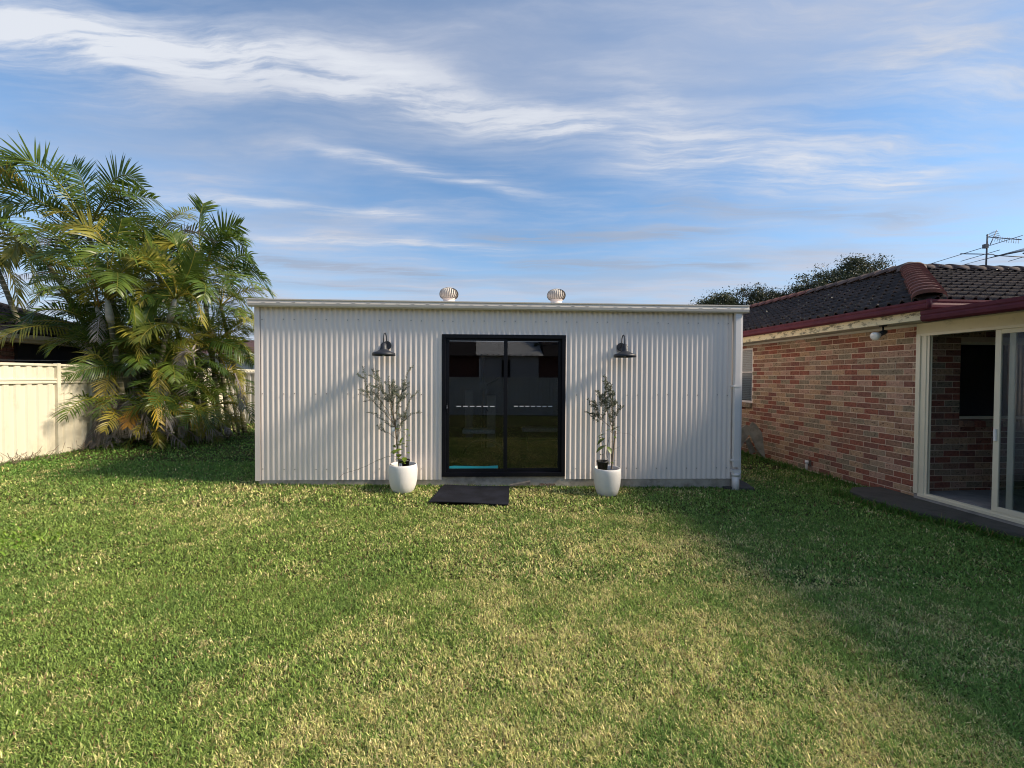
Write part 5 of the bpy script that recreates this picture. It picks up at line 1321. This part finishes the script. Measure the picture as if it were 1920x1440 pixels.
def build_grass(name, x, y, h, w_, colf, mat_, label=None, cat=None, lean=1.0):
    n = len(x); z = -.012*np.clip(x, -4, 4)
    clump = vnoise(x, y, 9, 5)*.6+vnoise(x, y, 23, 6)*.4
    hh = h*(.45+1.05*npr.rand(n))*(.55+.9*clump); th = npr.rand(n)*2*np.pi
    le = lean*np.abs(npr.normal(.0, .75, n))+.35; dx, dy = np.cos(th), np.sin(th); px_, py_ = -dy, dx
    ww = w_*(.6+.8*npr.rand(n))
    V = np.zeros((n, 5, 3), np.float32)
    mx = hh*.55
    a1 = np.clip(le*.85, 0, 1.4); a2 = np.clip(le*1.6, 0, 1.8)
    bx_, by_, bz_ = x, y, z-.002
    m1x = x+dx*np.sin(a1)*mx; m1y = y+dy*np.sin(a1)*mx; m1z = z+np.cos(a1)*mx
    tx = m1x+dx*np.sin(a2)*hh*.5; ty = m1y+dy*np.sin(a2)*hh*.5; tz = m1z+np.cos(a2)*hh*.5
    V[:, 0] = np.stack([bx_-px_*ww*.8, by_-py_*ww*.8, bz_], 1); V[:, 1] = np.stack([bx_+px_*ww*.8, by_+py_*ww*.8, bz_], 1)
    V[:, 2] = np.stack([m1x+px_*ww, m1y+py_*ww, m1z], 1); V[:, 3] = np.stack([m1x-px_*ww, m1y-py_*ww, m1z], 1)
    V[:, 4] = np.stack([tx, ty, tz], 1)
    me = bpy.data.meshes.new(name); me.vertices.add(n*5); me.vertices.foreach_set('co', V.reshape(-1))
    base = np.arange(n)*5
    loops = np.stack([base, base+1, base+2, base+3, base+3, base+2, base+4], 1).astype(np.int32).reshape(-1)
    me.loops.add(n*7); me.loops.foreach_set('vertex_index', loops)
    st_ = np.stack([np.arange(n)*7, np.arange(n)*7+4], 1).astype(np.int32).reshape(-1)
    me.polygons.add(n*2); me.polygons.foreach_set('loop_start', st_)
    try: me.polygons.foreach_set('loop_total', np.tile(np.array([4, 3], np.int32), n))
    except Exception: pass
    me.update(calc_edges=True)
    at = me.attributes.new('blade_colour', 'FLOAT_COLOR', 'POINT')
    C4 = np.ones((n, 5, 4), np.float32); C4[:, :, :3] = colf(x, y)[:, None, :]
    at.data.foreach_set('color', C4.reshape(-1)); me.materials.append(mat_)
    o = bpy.data.objects.new(name, me); COL.objects.link(o); o['kind'] = 'stuff'
    if label: o['label'] = label; o['category'] = cat
    return o
def lawn_col(x, y):
    n = len(x)
    big = vnoise(x, y, .55, 1)*.5+vnoise(x+.3*y, y-.2*x, 1.3, 2)*.3+vnoise(x, y, 3.3, 3)*.2
    fine = vnoise(x, y, 7, 4)*.55+vnoise(x, y, 17, 8)*.45
    dry = .36+1.45*(big-.5)+1.15*(fine-.5)
    sideR = 1/(1+np.exp(-(x-1.9-.15*(y-3))*1.6)); dry -= .26*sideR
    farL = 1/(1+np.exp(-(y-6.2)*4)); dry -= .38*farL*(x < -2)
    dry += .28*np.exp(-((y-6.0)/.35)**2)*(x < 3)*(x > -4)
    patchL = np.exp(-((x+5.2)**2/1.2+(y-4.1)**2/.35)); dry -= .6*patchL
    dry = np.clip(dry, .05, .88)
    is_dry = npr.rand(n) < dry**1.1
    gsel = npr.rand(n)[:, None]
    g1 = np.array([.140, .225, .045]); g2 = np.array([.27, .345, .080]); g3 = np.array([.11, .20, .045])
    deep = vnoise(x, y, 1.7, 9)[:, None]
    green = g1*(1-gsel)+g2*gsel; dm = np.clip((deep-.5)*4, 0, 1)*.35; green = green*(1-dm)+g3*dm
    green = green*(1-.30*sideR[:, None])+np.array([.13, .33, .07])*.30*sideR[:, None]
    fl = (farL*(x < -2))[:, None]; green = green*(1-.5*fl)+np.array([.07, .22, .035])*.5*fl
    s1 = np.array([.58, .51, .22]); s2 = np.array([.43, .44, .15]); s3 = np.array([.66, .54, .29])
    ss = npr.rand(n)[:, None]; straw = np.where(ss < .45, s2, np.where(ss < .85, s1, s3))
    c = np.where(is_dry[:, None], straw, green)*(.55+.95*npr.rand(n)**1.2)[:, None]*1.2
    brown = (npr.rand(n) < .03)[:, None]; c = np.where(brown, np.array([.22, .12, .06]), c)
    return c.astype(np.float32)
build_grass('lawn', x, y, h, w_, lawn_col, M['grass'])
# taller tufts along walls and path
def strip(pts, n, wd, h):
    X = []; Y = []
    for (a, b) in zip(pts, pts[1:]):
        L = math.hypot(b[0]-a[0], b[1]-a[1]); k = int(n*L); t = npr.rand(k); off = npr.normal(0, wd, k)
        X.append(a[0]+(b[0]-a[0])*t-(b[1]-a[1])/L*off); Y.append(a[1]+(b[1]-a[1])*t+(b[0]-a[0])/L*off)
    return np.concatenate(X), np.concatenate(Y)
tx = []; ty = []; th_ = []; tw_ = []
for pts, nn, wd, hh in [([tuple(H(.5, -.13, 0))[:2], tuple(H(4.6, -.13, 0))[:2]], 1500, .09, .075), ([(4.74, 6.1), (4.74, 5.5), (4.84, 5.05), (5.06, 4.66), (5.27, 4.25), (5.3, 2.9)], 1600, .07, .085), ([(3.8, 9), (5.0, 8.6)], 1200, .3, .08),
                        ([tuple(S(0, -.03, 0))[:2], tuple(S(SW, -.03, 0))[:2]], 500, .03, .04), ([(-8.9, 6.0), (-9.05, 9.2)], 500, .06, .06), ([(4.3, 7.4), (4.95, 6.4)], 700, .2, .06)]:
    a, b = strip(pts, nn, wd, hh); k = ~inside_obst(a, b); tx.append(a[k]); ty.append(b[k]); th_.append(np.full(k.sum(), hh)); tw_.append(np.full(k.sum(), .0042))
tx, ty, th_, tw_ = map(np.concatenate, (tx, ty, th_, tw_))
def tall_col(x, y):
    n = len(x); s = npr.rand(n)[:, None]
    c = np.array([.055, .15, .018])*(1-s)+np.array([.12, .24, .035])*s
    return (np.where((npr.rand(n) < .12)[:, None], np.array([.3, .24, .1]), c)).astype(np.float32)
build_grass('tall_grass', tx, ty, th_, tw_, tall_col, M['grass'], lean=.8)
wx_ = npr.normal(-4.75, .28, 420); wy_ = npr.normal(3.95, .16, 420)
def weed_col(x, y):
    s_ = npr.rand(len(x))[:, None]
    return (np.array([.14, .30, .03])*(1-s_)+np.array([.30, .42, .06])*s_).astype(np.float32)
build_grass('weed_patch', wx_, wy_, np.full(420, .05), np.full(420, .009), weed_col, M['grass'], lean=1.6)
# dry twigs at the fence foot
mb = MB()
for i in range(26):
    yy = rnd.choice([rnd.uniform(6.9, 8.3), rnd.uniform(7.0, 8.0), rnd.uniform(8.3, 9.3)]); p = Vector((fx(yy)+rnd.uniform(.08, .3), yy, .03))
    for k in range(3):
        q = p+Vector((rnd.uniform(-.05, .15), rnd.uniform(-.3, .3), rnd.uniform(.03, .28))); mb.tube(wob(p, q, 3, .08), .004, 4)
tag(mb.build('dry_twigs', M['bark']), 'dry brown twigs lying along the foot of the cream fence', 'twigs', kind='stuff')
